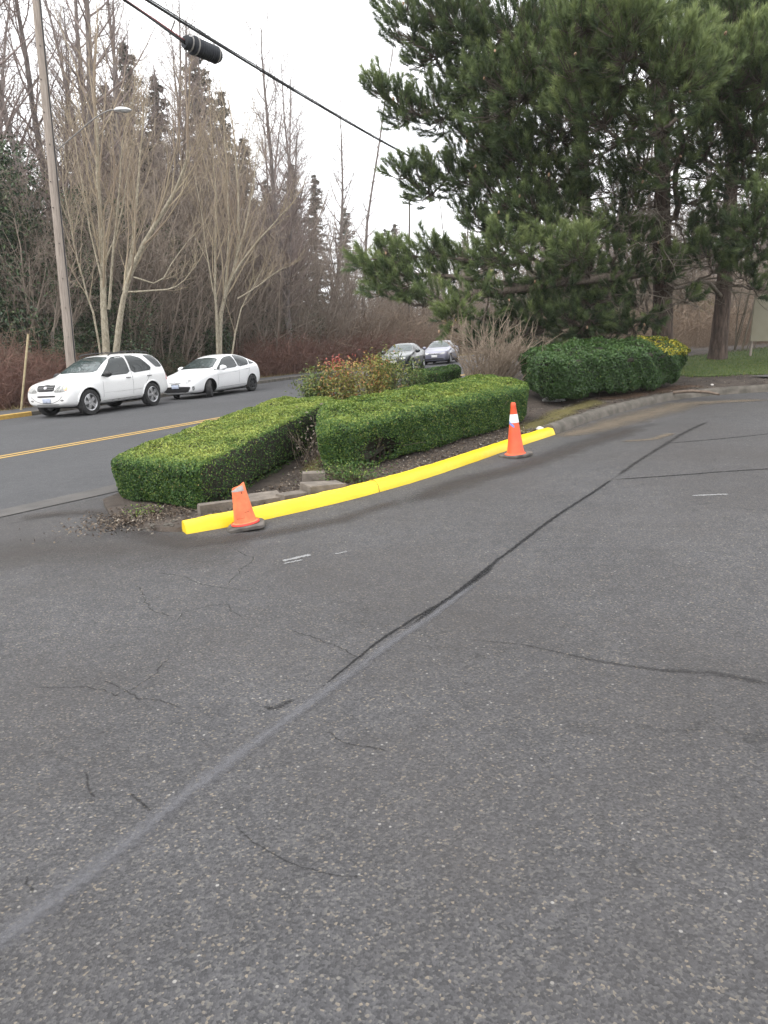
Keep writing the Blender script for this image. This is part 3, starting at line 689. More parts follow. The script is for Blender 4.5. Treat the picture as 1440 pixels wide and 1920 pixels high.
# weedy low growth at the foot of hedge and on the bed
def weed(loc, n, s, label, tone=0.4):
    root = empty('low_weed', loc, label, 'plant'); C = np.array([[random.gauss(0, s), random.gauss(0, s * .7), abs(random.gauss(s * .5, s * .35))] for _ in range(n)])
    v, f, r = leaves(C, np.tile([[0, -0.2, 0.8]], (n, 1)), 0.026, 0.015, 0.8, np.clip(rng.normal(tone, .15, n), 0, .9)); link('foliage', np_mesh('foliage', v, f, r), M_HEDGE, root)
    T = Tubes()
    for c in C[::6]: T.add([(c[0] * .4, c[1] * .4, 0), tuple(c * .6), tuple(c)], [.003, .002, .001], 3)
    T.build('stem', M_STEM, root)
weed(Vector((-0.40, 8.45, iz(-0.40, 8.45))), 1500, 0.19, 'bushy green sprout at the foot of the taller clipped hedge behind the loose blocks', 0.45)
weed(Vector((-2.42, 7.35, iz(-2.42, 7.35))), 120, 0.10, 'small green weed in the litter at the street end of the bed', 0.6)

# ================================================================== STONES AND SCRAPS ON THE BED
M_BLOCK = simple('edging_block', (0.10, 0.085, 0.07), (0.20, 0.17, 0.14), 7, 0.95, 0.8, 45, bdist=0.01)
def block(loc, size, rot, label, tilt=(0, 0), sink=0.02):
    bm = bmesh.new(); add_box(bm, Vector((0, 0, size[2] / 2 - sink)), size, None, 0.012)
    for v in bm.verts: v.co += Vector((random.gauss(0, .003), random.gauss(0, .003), random.gauss(0, .003)))
    o = bm_obj('edging_block', bm, M_BLOCK, angle=40); o.location = loc; o.rotation_euler = (tilt[0], tilt[1], rot)
    return tag(o, label, 'concrete block', 'loose edging blocks lying on the bed')
def blk(x, y, *a, **k): return block(Vector((x, y, iz(x, y))), *a, **k)
blk(-0.66, 7.88, (0.46, 0.22, 0.13), R(38), 'long rough block lying flat in front of the upright block', (0.05, 0.06))
blk(-0.80, 8.38, (0.26, 0.17, 0.17), R(8), 'squarish concrete block standing on the bed near the foot of the taller hedge')
blk(-1.24, 7.55, (0.34, 0.24, 0.10), R(18), 'tilted flat edging block just right of the broken cone', (0.12, -0.08))
blk(-0.93, 7.66, (0.46, 0.14, 0.09), R(52), 'narrow edging block lying slanted between the tilted flat block and the long one', (0.05, 0.05))
blk(-1.66, 7.28, (0.40, 0.09, 0.12), R(36), 'thin upright edging slab left of the broken cone at the hedge foot')
# crumpled white bag, pale rock, stick
M_BAG = simple('dirty_white_plastic', (0.22, 0.22, 0.21), (0.42, 0.42, 0.40), 8, 0.45, 0.5, 30)
bm = bmesh.new(); bmesh.ops.create_icosphere(bm, subdivisions=4, radius=1)
for v in bm.verts:
    c = v.co.copy(); k = 1 + 0.28 * math.sin(5 * c.x + 2 * c.y) * math.cos(4 * c.y + 3 * c.z) + 0.12 * math.sin(13 * c.x + 9 * c.z + 5 * c.y)
    v.co = Vector((c.x * 0.24 * k, c.y * 0.14 * k, max(-0.02, c.z * 0.10 * k)))
q = at(1040, 757, 0.15); o = bm_obj('plastic_bag', bm, M_BAG, smooth=True); o.location = (q.x, q.y, iz(q.x, q.y) + 0.03); o.rotation_euler = (0, 0, 0.5); tag(o, 'crumpled dirty white bag under the edge of the laurel hedge', 'bag')
def rock(px, py, s, label, cat='stone'):
    bm = bmesh.new(); bmesh.ops.create_icosphere(bm, subdivisions=2, radius=1)
    for v in bm.verts: v.co = Vector((v.co.x * s, v.co.y * s * .7, v.co.z * s * .5)) * random.uniform(.85, 1.12)
    q = at(px, py, 0.14); o = bm_obj('stone', bm, simple('pale_stone', (0.42, 0.39, 0.36), (0.6, 0.57, 0.53), 20, 0.8), angle=40); o.location = (q.x, q.y, iz(q.x, q.y) + s * .2); o.rotation_euler = (0, 0, random.random() * 3); return tag(o, label, cat)
rock(1013, 799, 0.09, 'pale angular stone behind the end of the yellow kerb')
rock(1262, 718, 0.10, 'pale stone at the far end of the laurel hedge')
rock(1335, 724, 0.05, 'small pale stone on the bare soil before the lawn')
T = Tubes(); a = at(1262, 728, 0.25); pts = [(0, 0, .03), (.35, -.1, .07), (.62, -.35, .06), (.72, -.62, .03)]; T.add(pts, [.03, .035, .032, .02], 7); T.add([pts[1], (.3, .2, .06), (.2, .4, .03)], [.02, .015, .008], 5)
st = T.build('fallen_branch', M_STEM); st.location = (a.x, a.y, iz(a.x, a.y)); tag(st, 'short curved fallen branch on the soil beside the concrete kerb', 'branch')

# ================================================================== TRAFFIC CONES
M_ORANGE = simple('cone_orange', (0.74, 0.115, 0.042), (0.68, 0.085, 0.034), 7, 0.5, 0.12, 40)
M_FADED = simple('faded_cone_orange', (0.70, 0.13, 0.052), (0.74, 0.225, 0.09), 9, 0.6, 0.15, 40)
M_REFL = simple('white_reflective_collar', (0.80, 0.82, 0.84), (0.72, 0.74, 0.77), 14, 0.4)
M_GREYC = simple('worn_grey_collar', (0.30, 0.26, 0.25), (0.50, 0.43, 0.40), 18, 0.7)
M_RUBBER = simple('dirty_black_rubber', (0.035, 0.031, 0.029), (0.13, 0.115, 0.10), 9, 0.85, 0.4, 60)
M_BLUE = simple('blue_tape', (0.12, 0.20, 0.55), (0.20, 0.28, 0.58), 30, 0.6)
M_SCUFFC = stain('cone_scuff', (0.12, 0.06, 0.04), lo=0.42, hi=0.55, scale=30, dens=0.75)

def lathe_part(name, prof, m, parent, n=32, cap=False, sm=45): 
    bm = bmesh.new(); add_lathe(bm, prof, None, n, cap); return bm_obj(name, bm, m, parent, angle=sm)
def cone_base(parent, s, warp):
    bm = bmesh.new(); g = 14; V = {}
    for lvl, (z, k) in enumerate(((0.0, 1.0), (0.026, 1.0), (0.034, 0.94))):
        ring = []
        for i in range(32):
            a = 2 * math.pi * i / 32; c, d = math.cos(a), math.sin(a); q = (abs(c) ** 5 + abs(d) ** 5) ** (-0.2); x, y = c * q * s * k, d * q * s * k
            ring.append(bm.verts.new((x, y, z + warp(x / s, y / s))))
        V[lvl] = ring
    for a, b in ((0, 1), (1, 2)):
        for i in range(32): bm.faces.new((V[a][i], V[a][(i + 1) % 32], V[b][(i + 1) % 32], V[b][i]))
    bm.faces.new(V[0][::-1])
    c = bm.verts.new((0, 0, 0.036))
    for i in range(32): bm.faces.new((V[2][i], V[2][(i + 1) % 32], c))
    return bm_obj('base', bm, M_RUBBER, parent, angle=50)
Q0 = Vector((0, 0, 1)).rotation_difference(NORMAL)
p = at(967, 856); c1 = empty('traffic_cone', p, 'tall orange traffic cone with white band and blue tape at the far kerb end', 'traffic cone')
c1.rotation_mode = 'QUATERNION'; c1.rotation_quaternion = Matrix.Rotation(R(-1.5), 3, 'Y').to_quaternion() @ Q0 @ Matrix.Rotation(R(28), 3, 'Z').to_quaternion()
cone_base(c1, 0.185, lambda x, y: 0.012 * x * x * (x > 0) * 2 + 0.010 * y * y)
def cr(z): return 0.120 + (0.030 - 0.120) * z / 0.70
lathe_part('cone_body', [(0.146, 0.036), (0.142, 0.046), (0.118, 0.056), (cr(0.1), 0.10), (cr(.3), .30), (cr(.5), .5), (cr(.66), .66), (0.036, 0.662), (0.033, 0.70), (0.026, 0.715), (0.0, 0.717)], M_ORANGE, c1)
lathe_part('reflective_collar', [(cr(.455) + .002, .455), (cr(.50) + .0025, .50), (cr(.565) + .002, .565)], M_REFL, c1)
bm = bmesh.new(); ve = []
for i in range(9):
    a = R(188 + i * 9) - R(28); z = 0.448 - 0.007 * i; row = []
    for k in (0, .5, 1): zz = z + 0.034 * k * (1 + .25 * math.sin(i * 2.3)); rr = cr(zz) + 0.0045; row.append(bm.verts.new((rr * math.cos(a), rr * math.sin(a), zz)))
    ve.append(row)
for r1, r2 in zip(ve, ve[1:]):
    for k in (0, 1): bm.faces.new((r1[k], r2[k], r2[k + 1], r1[k + 1]))
bm_obj('blue_tape', bm, M_BLUE, c1, smooth=True)

p = at(462, 990); c2 = empty('traffic_cone', p, 'shorter battered orange cone with cut off tip at the near kerb end', 'traffic cone')
c2.rotation_mode = 'QUATERNION'; c2.rotation_quaternion = Matrix.Rotation(R(-5.5), 3, 'Y').to_quaternion() @ Q0 @ Matrix.Rotation(R(8), 3, 'Z').to_quaternion()
c2.location.z += 0.012
cone_base(c2, 0.170, lambda x, y: -0.010 * x * x)
bm = bmesh.new(); n = 32; rings = []
def c2r(z): return 0.108 - 0.125 * z
for z, rr in ((0.034, .128), (.05, .126), (.056, c2r(.056)), (.12, c2r(.12)), (.20, c2r(.2)), (.27, c2r(.27)), (.335, c2r(.335)), (.385, c2r(.385))):
    ring = []
    for i in range(n):
        a = 2 * math.pi * i / n; zz = z + (0.022 * math.cos(a) + 0.006 * math.sin(3 * a) if z > .38 else 0); q = rr * (1 + .008 * math.sin(2 * a + 9 * z)); ring.append(bm.verts.new((q * math.cos(a), q * math.sin(a), zz)))
    rings.append(ring)
for a, b in zip(rings, rings[1:]):
    for i in range(n): bm.faces.new((a[i], a[(i + 1) % n], b[(i + 1) % n], b[i]))
o = bm_obj('cone_body', bm, M_FADED, c2, angle=50); sm = o.modifiers.new('thick', 'SOLIDIFY'); sm.thickness = 0.004
bm = bmesh.new(); rows = []
for k in (0, 1):
    row = []
    for i in range(25):
        a = R(190 + i * 5.2); z = .345 if k == 0 else .385 + 0.022 * math.cos(a) + 0.006 * math.sin(3 * a) - .004; q = c2r(z) * (1 + .008 * math.sin(2 * a + 9 * z)) + .003; row.append(bm.verts.new((q * math.cos(a), q * math.sin(a), z)))
    rows.append(row)
for i in range(24): bm.faces.new((rows[0][i], rows[0][i + 1], rows[1][i + 1], rows[1][i]))
bm_obj('worn_collar', bm, M_GREYC, c2, smooth=True)
lathe_part('foot_ring', [(.1285, .0345), (.131, .037), (.130, .05), (.126, .054)], simple('red_ring', (0.72, 0.05, 0.035), rough=0.55), c2)
for (z, a0, a1, w) in ((.235, 190, 208, .007), (.33, 287, 293, .014), (.10, 225, 275, .003), (.15, 280, 310, .003)):
    bm = bmesh.new(); rows = []
    for k in (-1, 0, 1): rows.append([bm.verts.new(((c2r(z + k * w) + .003) * math.cos(R(a0 + (a1 - a0) * t / 8)), (c2r(z + k * w) + .003) * math.sin(R(a0 + (a1 - a0) * t / 8)), z + k * w + .004 * t / 8)) for t in range(9)])
    for r1, r2 in zip(rows, rows[1:]):
        for t in range(8): bm.faces.new((r1[t], r1[t + 1], r2[t + 1], r2[t]))
    me = bpy.data.meshes.new('scuff'); bm.to_mesh(me); nb = len(bm.verts); bm.free(); at_ = me.attributes.new('rnd', 'FLOAT', 'POINT'); at_.data.foreach_set('value', np.array(([0.0] * 9 + [0.4] + [1.0] * 7 + [0.4] + [0.0] * 9), dtype=np.float32))
    link('scuff', me, M_SCUFFC, c2)
# ================================================================== CARS
def paint(name, col, metal=0.0, rough=0.35):
    m, nt, bs = new_mat(name)
    nt.links.new(ramp(nt, noise(nt, 1.6, 4), [(0.3, tuple(c * 0.95 for c in col)), (0.7, col)]), bs.inputs['Base Color'])
    bs.inputs['Roughness'].default_value = rough; bs.inputs['Metallic'].default_value = metal; bs.inputs['Coat Weight'].default_value = 0.8; bs.inputs['Coat Roughness'].default_value = 0.06
    return m
M_WHITE = paint('white_car_paint', (0.87, 0.87, 0.86)); M_WHITE2 = paint('bright_white_car_paint', (0.88, 0.885, 0.89))
M_DGREY = paint('dark_green_grey_paint', (0.022, 0.029, 0.028), 0.4, 0.3); M_LAV = paint('pale_violet_grey_paint', (0.20, 0.20, 0.26), 0.4, 0.35)
M_GLASS = simple('car_glass', (0.018, 0.024, 0.024), rough=0.03, spec=0.6)
M_WIND = simple('windscreen_glass', (0.06, 0.08, 0.08), (0.02, 0.03, 0.03), 3.5, 0.03, spec=0.6)
M_TYRE = simple('tyre_rubber', (0.018, 0.018, 0.019), (0.035, 0.034, 0.033), 12, 0.85)
M_RIM = simple('alloy_rim', (0.55, 0.55, 0.56), rough=0.32, metal=0.85); M_BRIM = simple('black_rim', (0.02, 0.02, 0.022), rough=0.45)
M_BLK = simple('black_trim', (0.014, 0.014, 0.015), rough=0.55); M_UNDER = simple('wheel_well_black', (0.006, 0.006, 0.006), rough=1.0)
M_CHROME = simple('chrome', (0.7, 0.7, 0.72), rough=0.15, metal=1.0); M_LAMP = simple('headlamp_lens', (0.50, 0.50, 0.48), (0.14, 0.15, 0.15), 13, 0.06, coat=1.0)
M_AMBER = simple('amber_lens', (0.80, 0.42, 0.22), rough=0.15, coat=1.0); M_PLATE = simple('number_plate', (0.42, 0.47, 0.60), (0.52, 0.57, 0.68), 22, 0.5); M_TAIL = simple('tail_lamp_red', (0.5, 0.02, 0.02), rough=0.15, coat=1.0)
M_SEAM = simple('panel_gap', (0.10, 0.10, 0.105), rough=0.9)
M_GREYT = simple('grey_trim', (0.20, 0.20, 0.20), rough=0.5)

def body_mesh(T, wheels, r_arch, paintm, L):
    st = T['st']; rings = []; bm = bmesh.new()
    def tab(k, d): a = np.array(T[k]); return float(np.interp(d, a[:, 0], a[:, 1]))
    for d in st:
        zt, zb, w, wt, zo = (tab(k, d) for k in ('top', 'belt', 'w', 'wt', 'bot')); x = L / 2 - d; zm = zo + (zb - zo) * 0.55
        half = [(0, zo), (w * .78, zo), (w * .955, zo + .07), (w, zm), (w * .985, zb - .07), (w * .94, zb), (0.52 * w * .94 + 0.48 * wt + 0.012, zb + (zt - zb) * 0.55), (wt, zt - min(.045, (zt - zb) * .3)), (wt * .62, zt - .008), (0, zt)]
        ring = [bm.verts.new((x, y, z)) for y, z in half] + [bm.verts.new((x, -y, z)) for y, z in half[-2:0:-1]]
        rings.append(ring)
    n = len(rings[0])
    for a, b in zip(rings, rings[1:]):
        for i in range(n): bm.faces.new((a[i], a[(i + 1) % n], b[(i + 1) % n], b[i]))
    bm.faces.new(rings[0]); bm.faces.new(rings[-1][::-1]); bmesh.ops.recalc_face_normals(bm, faces=bm.faces)
    me = bpy.data.meshes.new('body'); bm.to_mesh(me); bm.free(); o = link('body', me, [paintm, M_UNDER])
    cb = bmesh.new()
    for d in wheels:
        for s in (1, -1):
            bmesh.ops.create_cone(cb, cap_ends=True, segments=40, radius1=r_arch, radius2=r_arch, depth=0.5, matrix=Matrix.Translation((L / 2 - d, s * (T['wmax'] - 0.02), T['zw'])) @ Matrix.Rotation(R(90), 4, 'X'))
    cm = bpy.data.meshes.new('cut'); cb.to_mesh(cm); cb.free(); c = link('cut', cm, M_UNDER)
    ss = o.modifiers.new('s', 'SUBSURF'); ss.levels = 2; ss.render_levels = 2
    bo = o.modifiers.new('b', 'BOOLEAN'); bo.object = c; bo.operation = 'DIFFERENCE'; bo.solver = 'EXACT'; bo.material_mode = 'TRANSFER'
    dg = bpy.context.evaluated_depsgraph_get(); dg.update(); new = bpy.data.meshes.new_from_object(o.evaluated_get(dg))
    o.modifiers.clear(); old = o.data; o.data = new; new.name = 'body'; bpy.data.meshes.remove(old); bpy.data.objects.remove(c); bpy.data.meshes.remove(cm)
    new.polygons.foreach_set('use_smooth', np.ones(len(new.polygons), bool)); new.set_sharp_from_angle(angle=R(38))
    bv = BVHTree.FromPolygons([v.co for v in new.vertices], [p.vertices for p in new.polygons])
    return o, bv

def decal(name, pts, d, bv, m, parent, off=0.004, sub=0.07, thick=0.0):
    d = Vector(d).normalized(); bm = bmesh.new(); bm.faces.new([bm.verts.new(p) for p in pts]); bmesh.ops.triangulate(bm, faces=bm.faces)
    for _ in range(5):
        es = [e for e in bm.edges if e.calc_length() > sub]
        if not es: break
        bmesh.ops.subdivide_edges(bm, edges=es, cuts=1); bmesh.ops.triangulate(bm, faces=[f for f in bm.faces if len(f.verts) > 3])
    last = None
    for v in bm.verts:
        h = bv.ray_cast(v.co - d * 6, d)
        if h[0] is None: h = bv.find_nearest(v.co)
        n = h[1] if h[1].dot(d) < 0 else -h[1]; v.co = h[0] + n * off
    bm.normal_update()
    for f in bm.faces:
        if f.normal.dot(d) > 0: f.normal_flip()
    me = bpy.data.meshes.new(name); bm.to_mesh(me); bm.free(); me.polygons.foreach_set('use_smooth', np.ones(len(me.polygons), bool))
    o = link(name, me, m, parent)
    if thick: s = o.modifiers.new('t', 'SOLIDIFY'); s.thickness = thick; s.offset = 0
    return o
def ribbon(pts, w):
    P = [Vector(p) for p in pts]; a = []; b = []
    for i, p in enumerate(P):
        t = (P[min(i + 1, len(P) - 1)] - P[max(i - 1, 0)]).normalized(); n = Vector((-t.y, t.x)); a.append(tuple(p + n * w / 2)); b.append(tuple(p - n * w / 2))
    return a + b[::-1]

def wheel(parent, x, y, z, r, wd, rimm, spokes=5, steer=0.0, rr=0.62, twin=False):
    s = 1 if y > 0 else -1
    bm = bmesh.new(); M = Matrix.Rotation(R(-90) * s, 4, 'X')
    h = wd / 2
    add_lathe(bm, [(r * rr, -h * .9), (r * .86, -h), (r * .97, -h * .86), (r, -h * .55), (r, -h * .1), (r * .992, -h * .08), (r * .992, h * .08), (r, h * .1), (r, h * .55), (r * .97, h * .86), (r * .86, h), (r * rr, h * .9), (r * rr * .97, h * .3)], M, 40, False)
    o = bm_obj('wheel', bm, M_TYRE, parent, angle=40); o.location = (x, y - s * h, z); o.rotation_euler = (0, 0, steer)
    bm = bmesh.new(); q = r * rr
    add_lathe(bm, [(q * .97, h * .25), (q, h * .9), (q * .96, h * .96), (q * .90, h * .88), (q * .87, h * .3)], M, 40, False)
    add_lathe(bm, [(0.0, h * .86), (q * .17, h * .84), (q * .22, h * .62), (q * .2, 0)], M, 20, False)
    for k in range(spokes):
        for dlt in ((-.16, .16) if twin else (0,)):
            a = 2 * math.pi * k / spokes + dlt; w0 = q * (.13 if twin else .20); w1 = q * (.10 if twin else .15); vs = []
            for rad, w, zz in ((q * .14, w0, h * .74), (q * .55, (w0 + w1) / 2, h * .80), (q * .93, w1, h * .70)):
                for zz2 in (zz, zz - h * .35):
                    for e in (-1, 1): vs.append(bm.verts.new(M @ Vector((rad * math.cos(a) - e * w * math.sin(a), rad * math.sin(a) + e * w * math.cos(a), zz2))))
            for i in (0, 4):
                A = vs[i:i + 4]; B = vs[i + 4:i + 8]; bm.faces.new((A[0], A[1], B[1], B[0])); bm.faces.new((A[0], B[0], B[2], A[2])); bm.faces.new((A[1], A[3], B[3], B[1]))
    nb = len(bm.faces); add_lathe(bm, [(0, h * .05), (q * .97, h * .05)], M, 32, False)
    bm.faces.ensure_lookup_table()
    for f in list(bm.faces)[nb:]: f.material_index = 1
    bm_obj('rim', bm, [rimm, M_UNDER], o, angle=35)
    return o

def mirror_cap(parent, x, y, z, m, s):
    bm = bmesh.new(); bmesh.ops.create_icosphere(bm, subdivisions=3, radius=1)
    for v in bm.verts: v.co = Vector((x + v.co.x * .10, y + v.co.y * .14, z + v.co.z * .098 * (1 - .2 * v.co.y * s)))
    add_box(bm, Vector((x, y - s * .12, z - .05)), (.05, .10, .03))
    return bm_obj('side_mirror', bm, m, parent, smooth=True)

def place_car(root, pF, pR, dF, dR, L, ty):
    f = (pF - pR); f.z = 0; f.normalize(); f = (f - NORMAL * f.dot(NORMAL)).normalized(); left = NORMAL.cross(f)
    o = (pF + pR) / 2 - left * ty - f * (L / 2 - (dF + dR) / 2); o.z = gz(o.x, o.y) + 0.006
    Mx = Matrix((f, left, NORMAL)).transposed().to_4x4(); Mx.translation = o
    root.matrix_world = Mx

SUV = dict(st=[0, .05, .16, .36, .62, .95, 1.25, 1.42, 1.75, 2.08, 2.35, 2.8, 3.3, 3.75, 4.08, 4.28, 4.45, 4.55, 4.59], wmax=.93, zw=.375,
  top=[(0, .78), (.05, .90), (.16, .98), (.5, 1.06), (1.0, 1.13), (1.28, 1.18), (1.6, 1.385), (2.0, 1.61), (2.3, 1.69), (2.8, 1.73), (3.4, 1.73), (3.9, 1.71), (4.17, 1.66), (4.42, 1.38), (4.54, 1.08), (4.59, .80)],
  belt=[(0, .70), (.16, .84), (.5, .94), (1.28, 1.04), (2, 1.07), (3.5, 1.11), (4.3, 1.12), (4.5, .98), (4.59, .74)],
  w=[(0, .72), (.05, .80), (.16, .86), (.4, .905), (.8, .925), (1.5, .93), (3.6, .93), (4.2, .90), (4.45, .86), (4.59, .74)],
  wt=[(0, .60), (.16, .68), (.5, .74), (1.28, .75), (1.7, .73), (2.1, .70), (2.8, .715), (3.8, .70), (4.2, .67), (4.4, .70), (4.59, .66)],
  bot=[(0, .40), (.1, .31), (.4, .27), (1, .26), (4, .28), (4.4, .34), (4.59, .44)])
HAT = dict(st=[0, .05, .16, .36, .62, .95, 1.2, 1.5, 1.85, 2.15, 2.5, 2.85, 3.2, 3.6, 3.95, 4.18, 4.33, 4.42, 4.46], wmax=.872, zw=.315,
  top=[(0, .60), (.05, .69), (.2, .765), (.6, .87), (.92, .945), (1.06, .985), (1.5, 1.20), (2.0, 1.415), (2.4, 1.49), (2.8, 1.505), (3.2, 1.475), (3.7, 1.355), (4.1, 1.22), (4.28, 1.13), (4.38, .95), (4.46, .70)],
  belt=[(0, .54), (.2, .70), (.6, .81), (1.06, .875), (2, .93), (3, .98), (3.8, 1.03), (4.2, 1.02), (4.4, .85), (4.46, .62)],
  w=[(0, .66), (.05, .74), (.2, .81), (.5, .85), (.9, .868), (1.5, .872), (3.4, .872), (4.0, .845), (4.3, .78), (4.46, .66)],
  wt=[(0, .53), (.2, .62), (.6, .68), (1.06, .69), (1.5, .65), (2.1, .61), (2.8, .61), (3.5, .59), (4.1, .57), (4.3, .6), (4.46, .56)],
  bot=[(0, .25), (.15, .19), (.6, .18), (4, .20), (4.3, .28), (4.46, .36)])
SED = dict(st=[0, .05, .16, .36, .62, .95, 1.2, 1.5, 1.85, 2.15, 2.5, 2.85, 3.2, 3.5, 3.8, 4.1, 4.33, 4.42, 4.46], wmax=.87, zw=.31,
  top=[(0, .62), (.05, .74), (.2, .82), (.6, .90), (1.0, .96), (1.25, .99), (1.6, 1.18), (2.0, 1.37), (2.4, 1.44), (2.8, 1.44), (3.2, 1.36), (3.7, 1.10), (3.85, 1.06), (4.3, 1.02), (4.42, .92), (4.46, .72)],
  belt=[(0, .56), (.2, .72), (.6, .82), (1.15, .89), (2, .92), (3, .95), (3.8, .97), (4.2, .95), (4.4, .85), (4.46, .64)],
  w=[(0, .64), (.05, .73), (.2, .80), (.5, .85), (.9, .865), (1.5, .87), (3.4, .87), (4.0, .85), (4.3, .80), (4.46, .68)],
  wt=[(0, .56), (.2, .64), (.6, .70), (1.15, .70), (1.6, .64), (2.2, .58), (2.8, .58), (3.5, .60), (3.8, .68), (4.3, .68), (4.46, .58)],
  bot=[(0, .26), (.15, .20), (.6, .19), (4, .20), (4.3, .28), (4.46, .38)])

def build_car(name, label, cat, T, L, dF, dR, r, paintm, rimm, rims=(5, False), wd=.225, steer=0.0, shift=0.0):
    root = empty(name, (0, 0, 0), label, cat)
    body, bv = body_mesh(T, (dF, dR), r + .055, paintm, L); body.parent = root
    for i, d in enumerate((dF, dR)):
        for s in (1, -1): wheel(root, L / 2 - d, s * (T['wmax'] - .015), r, r, wd, rimm, rims[0], steer if i == 0 else 0.0, 0.66, rims[1])
    bm = bmesh.new(); add_box(bm, Vector((0, 0, T['bot'][2][1] + .02)), (L * .80, T['wmax'] * 1.45, .10)); bm_obj('underbody', bm, M_UNDER, root)
    X = lambda d: L / 2 - (d - shift)
    def side(nm, pts, m, s, off=.005, it=1, **k): 
        q = smooth_poly([(a, b) for a, b in pts], it, True, .12) if it else pts
        return decal(nm, [(X(a), s * 1.3, b) for a, b in q], (0, -s, 0), bv, m, root, off, **k)
    def front(nm, pts, m, d=(-1, 0, 0), off=.005, it=1, **k):
        q = smooth_poly(pts, it, True, .12) if it else pts
        return decal(nm, [(L / 2 + .3, a, b) for a, b in q], d, bv, m, root, off, **k)
    def line(pts, s, w=.009, m=None): 
        return decal('panel_gap', [(X(a), s * 1.3, b) for a, b in ribbon([tuple(x) for x in resample(pts, .12)], w)], (0, -s, 0), bv, m or M_SEAM, root, .003, .2)
    return root, bv, side, front, line, X

def grow_poly(pts, k):
    cx = sum(p[0] for p in pts) / len(pts); cy = sum(p[1] for p in pts) / len(pts); return [(cx + (a - cx) * k, cy + (b - cy) * k) for a, b in pts]

# ---- large white car
L = 4.47
for k_ in ('top', 'belt', 'w', 'wt', 'bot'): SUV[k_] = [(d * .78 / .9 if d < .9 else d - .12, v) for d, v in SUV[k_]]
SUV['st'] = [d * .78 / .9 if d < .9 else d - .12 for d in SUV['st']]
root, bv, side, front, line, X = build_car('parked_suv', 'large white car with silver wheels and black mirrors by the leaning pole', 'car', SUV, L, .78, 3.49, .375, M_WHITE, M_RIM, (5, True), .25, 0.0, .12)
for s in (1, -1):
    side('window', [(1.46, 1.075), (1.58, 1.17), (2.08, 1.565), (2.26, 1.63), (2.64, 1.655), (2.72, 1.10)], M_GLASS, s)
    side('window', [(2.79, 1.105), (2.71, 1.655), (3.05, 1.65), (3.34, 1.57), (3.72, 1.25), (3.66, 1.15)], M_GLASS, s)
    side('window', [(3.52, 1.645), (3.94, 1.62), (4.10, 1.53), (4.31, 1.255), (4.20, 1.225), (3.96, 1.24)], M_GLASS, s)
    line([(1.50, 1.06), (1.46, .85), (1.44, .36)], s); line([(2.755, 1.62), (2.76, 1.1), (2.72, .36)], s); line([(3.68, 1.24), (3.60, 1.05), (3.28, .70), (3.20, .38)], s); line([(1.44, .37), (3.2, .38)], s)
    line([(1.44, .60), (3.15, .60)], s, .022, M_GREYT if False else simple('rub_strip', (0.70, 0.70, 0.69), rough=.5))
    line([(1.46, .335), (3.18, .335)], s, .07, simple('dirty_rocker', (0.50, 0.48, 0.45), (0.62, 0.61, 0.58), 8, .7))
    for d in (2.56, 3.52):
        bm = bmesh.new(); hit = bv.ray_cast(Vector((X(d), s * 3, .985)), Vector((0, -s, 0)))[0]; add_box(bm, hit + Vector((0, s * .018, 0)), (.20, .03, .032), None, .012); bm_obj('door_handle', bm, M_GREYT, root, angle=40)
    mirror_cap(root, X(1.60), s * 1.02, 1.145, M_BLK, s)
    # wheel-arch flares
    for d in (.90, 3.61):
        pts = []
        for k in range(17):
            a = R(6 + 168 * k / 16); q = Vector((X(d) + .447 * math.cos(a), s * 3, .375 + .447 * math.sin(a))); h = bv.ray_cast(q, Vector((0, -s, 0)))[0]; pts.append(h if h is not None and abs(h.y) > .6 else Vector((q.x, s * .84, q.z)))
        Tt = Tubes(); Tt.add(pts, [.026] * 17, 8); Tt.build('wheel_arch', M_WHITE, root)
    Tt = Tubes(); Tt.add([(X(2.15), s * .60, 1.69), (X(2.3), s * .60, 1.745), (X(2.8), s * .60, 1.775), (X(3.4), s * .60, 1.775), (X(3.85), s * .59, 1.735), (X(3.98), s * .59, 1.69)], [.02] * 6, 8); Tt.build('roof_rail', M_BLK, root)
    decal('headlamp', [(L / 2 + .1, s * a, b) for a, b in smooth_poly([(.42, .73), (.47, .80), (.62, .90), (.84, .935), (.97, .91), (.97, .77), (.75, .735)], 1)], (-.72, -.69 * s, 0), bv, M_LAMP, root, .007, .05)
    decal('turn_signal', [(L / 2 + .1, s * a, b) for a, b in smooth_poly([(.83, .77), (.82, .91), (.95, .89), (.955, .785)], 1)], (-.72, -.69 * s, 0), bv, M_AMBER, root, .010, .05)
    front('fog_lamp', [(s * .50, .50), (s * .60, .53), (s * .66, .50), (s * .58, .47)], M_GREYT)
    side('tail_lamp', [(4.40, 1.02), (4.36, .80), (4.49, .80), (4.50, 1.0)], M_TAIL, s)
front('windscreen', [(-.74, 1.21), (-.60, 1.585), (-.50, 1.635), (0, 1.665), (.50, 1.635), (.60, 1.585), (.74, 1.21), (0, 1.225)], M_WIND, (-1, 0, 0), .006, 1, sub=.05)
front('grille', [(-.32, .765), (-.36, .935), (-.12, .94), (0, .955), (.12, .94), (.36, .935), (.32, .765)], M_BLK, off=.008)
for z in (.82, .87): front('grille_bar', [(-.30, z - .006), (-.30, z + .006), (.30, z + .006), (.30, z - .006)], M_GREYT, off=.013, it=0)
front('badge', [(.075 * math.cos(t * .4), .865 + .034 * math.sin(t * .4)) for t in range(16)], M_CHROME, off=.018, it=0)
front('air_intake', [(-.34, .60), (-.36, .645), (.36, .645), (.34, .60)], M_BLK)
front('number_plate', [(-.15, .44), (-.15, .575), (.15, .575), (.15, .44)], M_PLATE, off=.02, it=0, thick=.008)
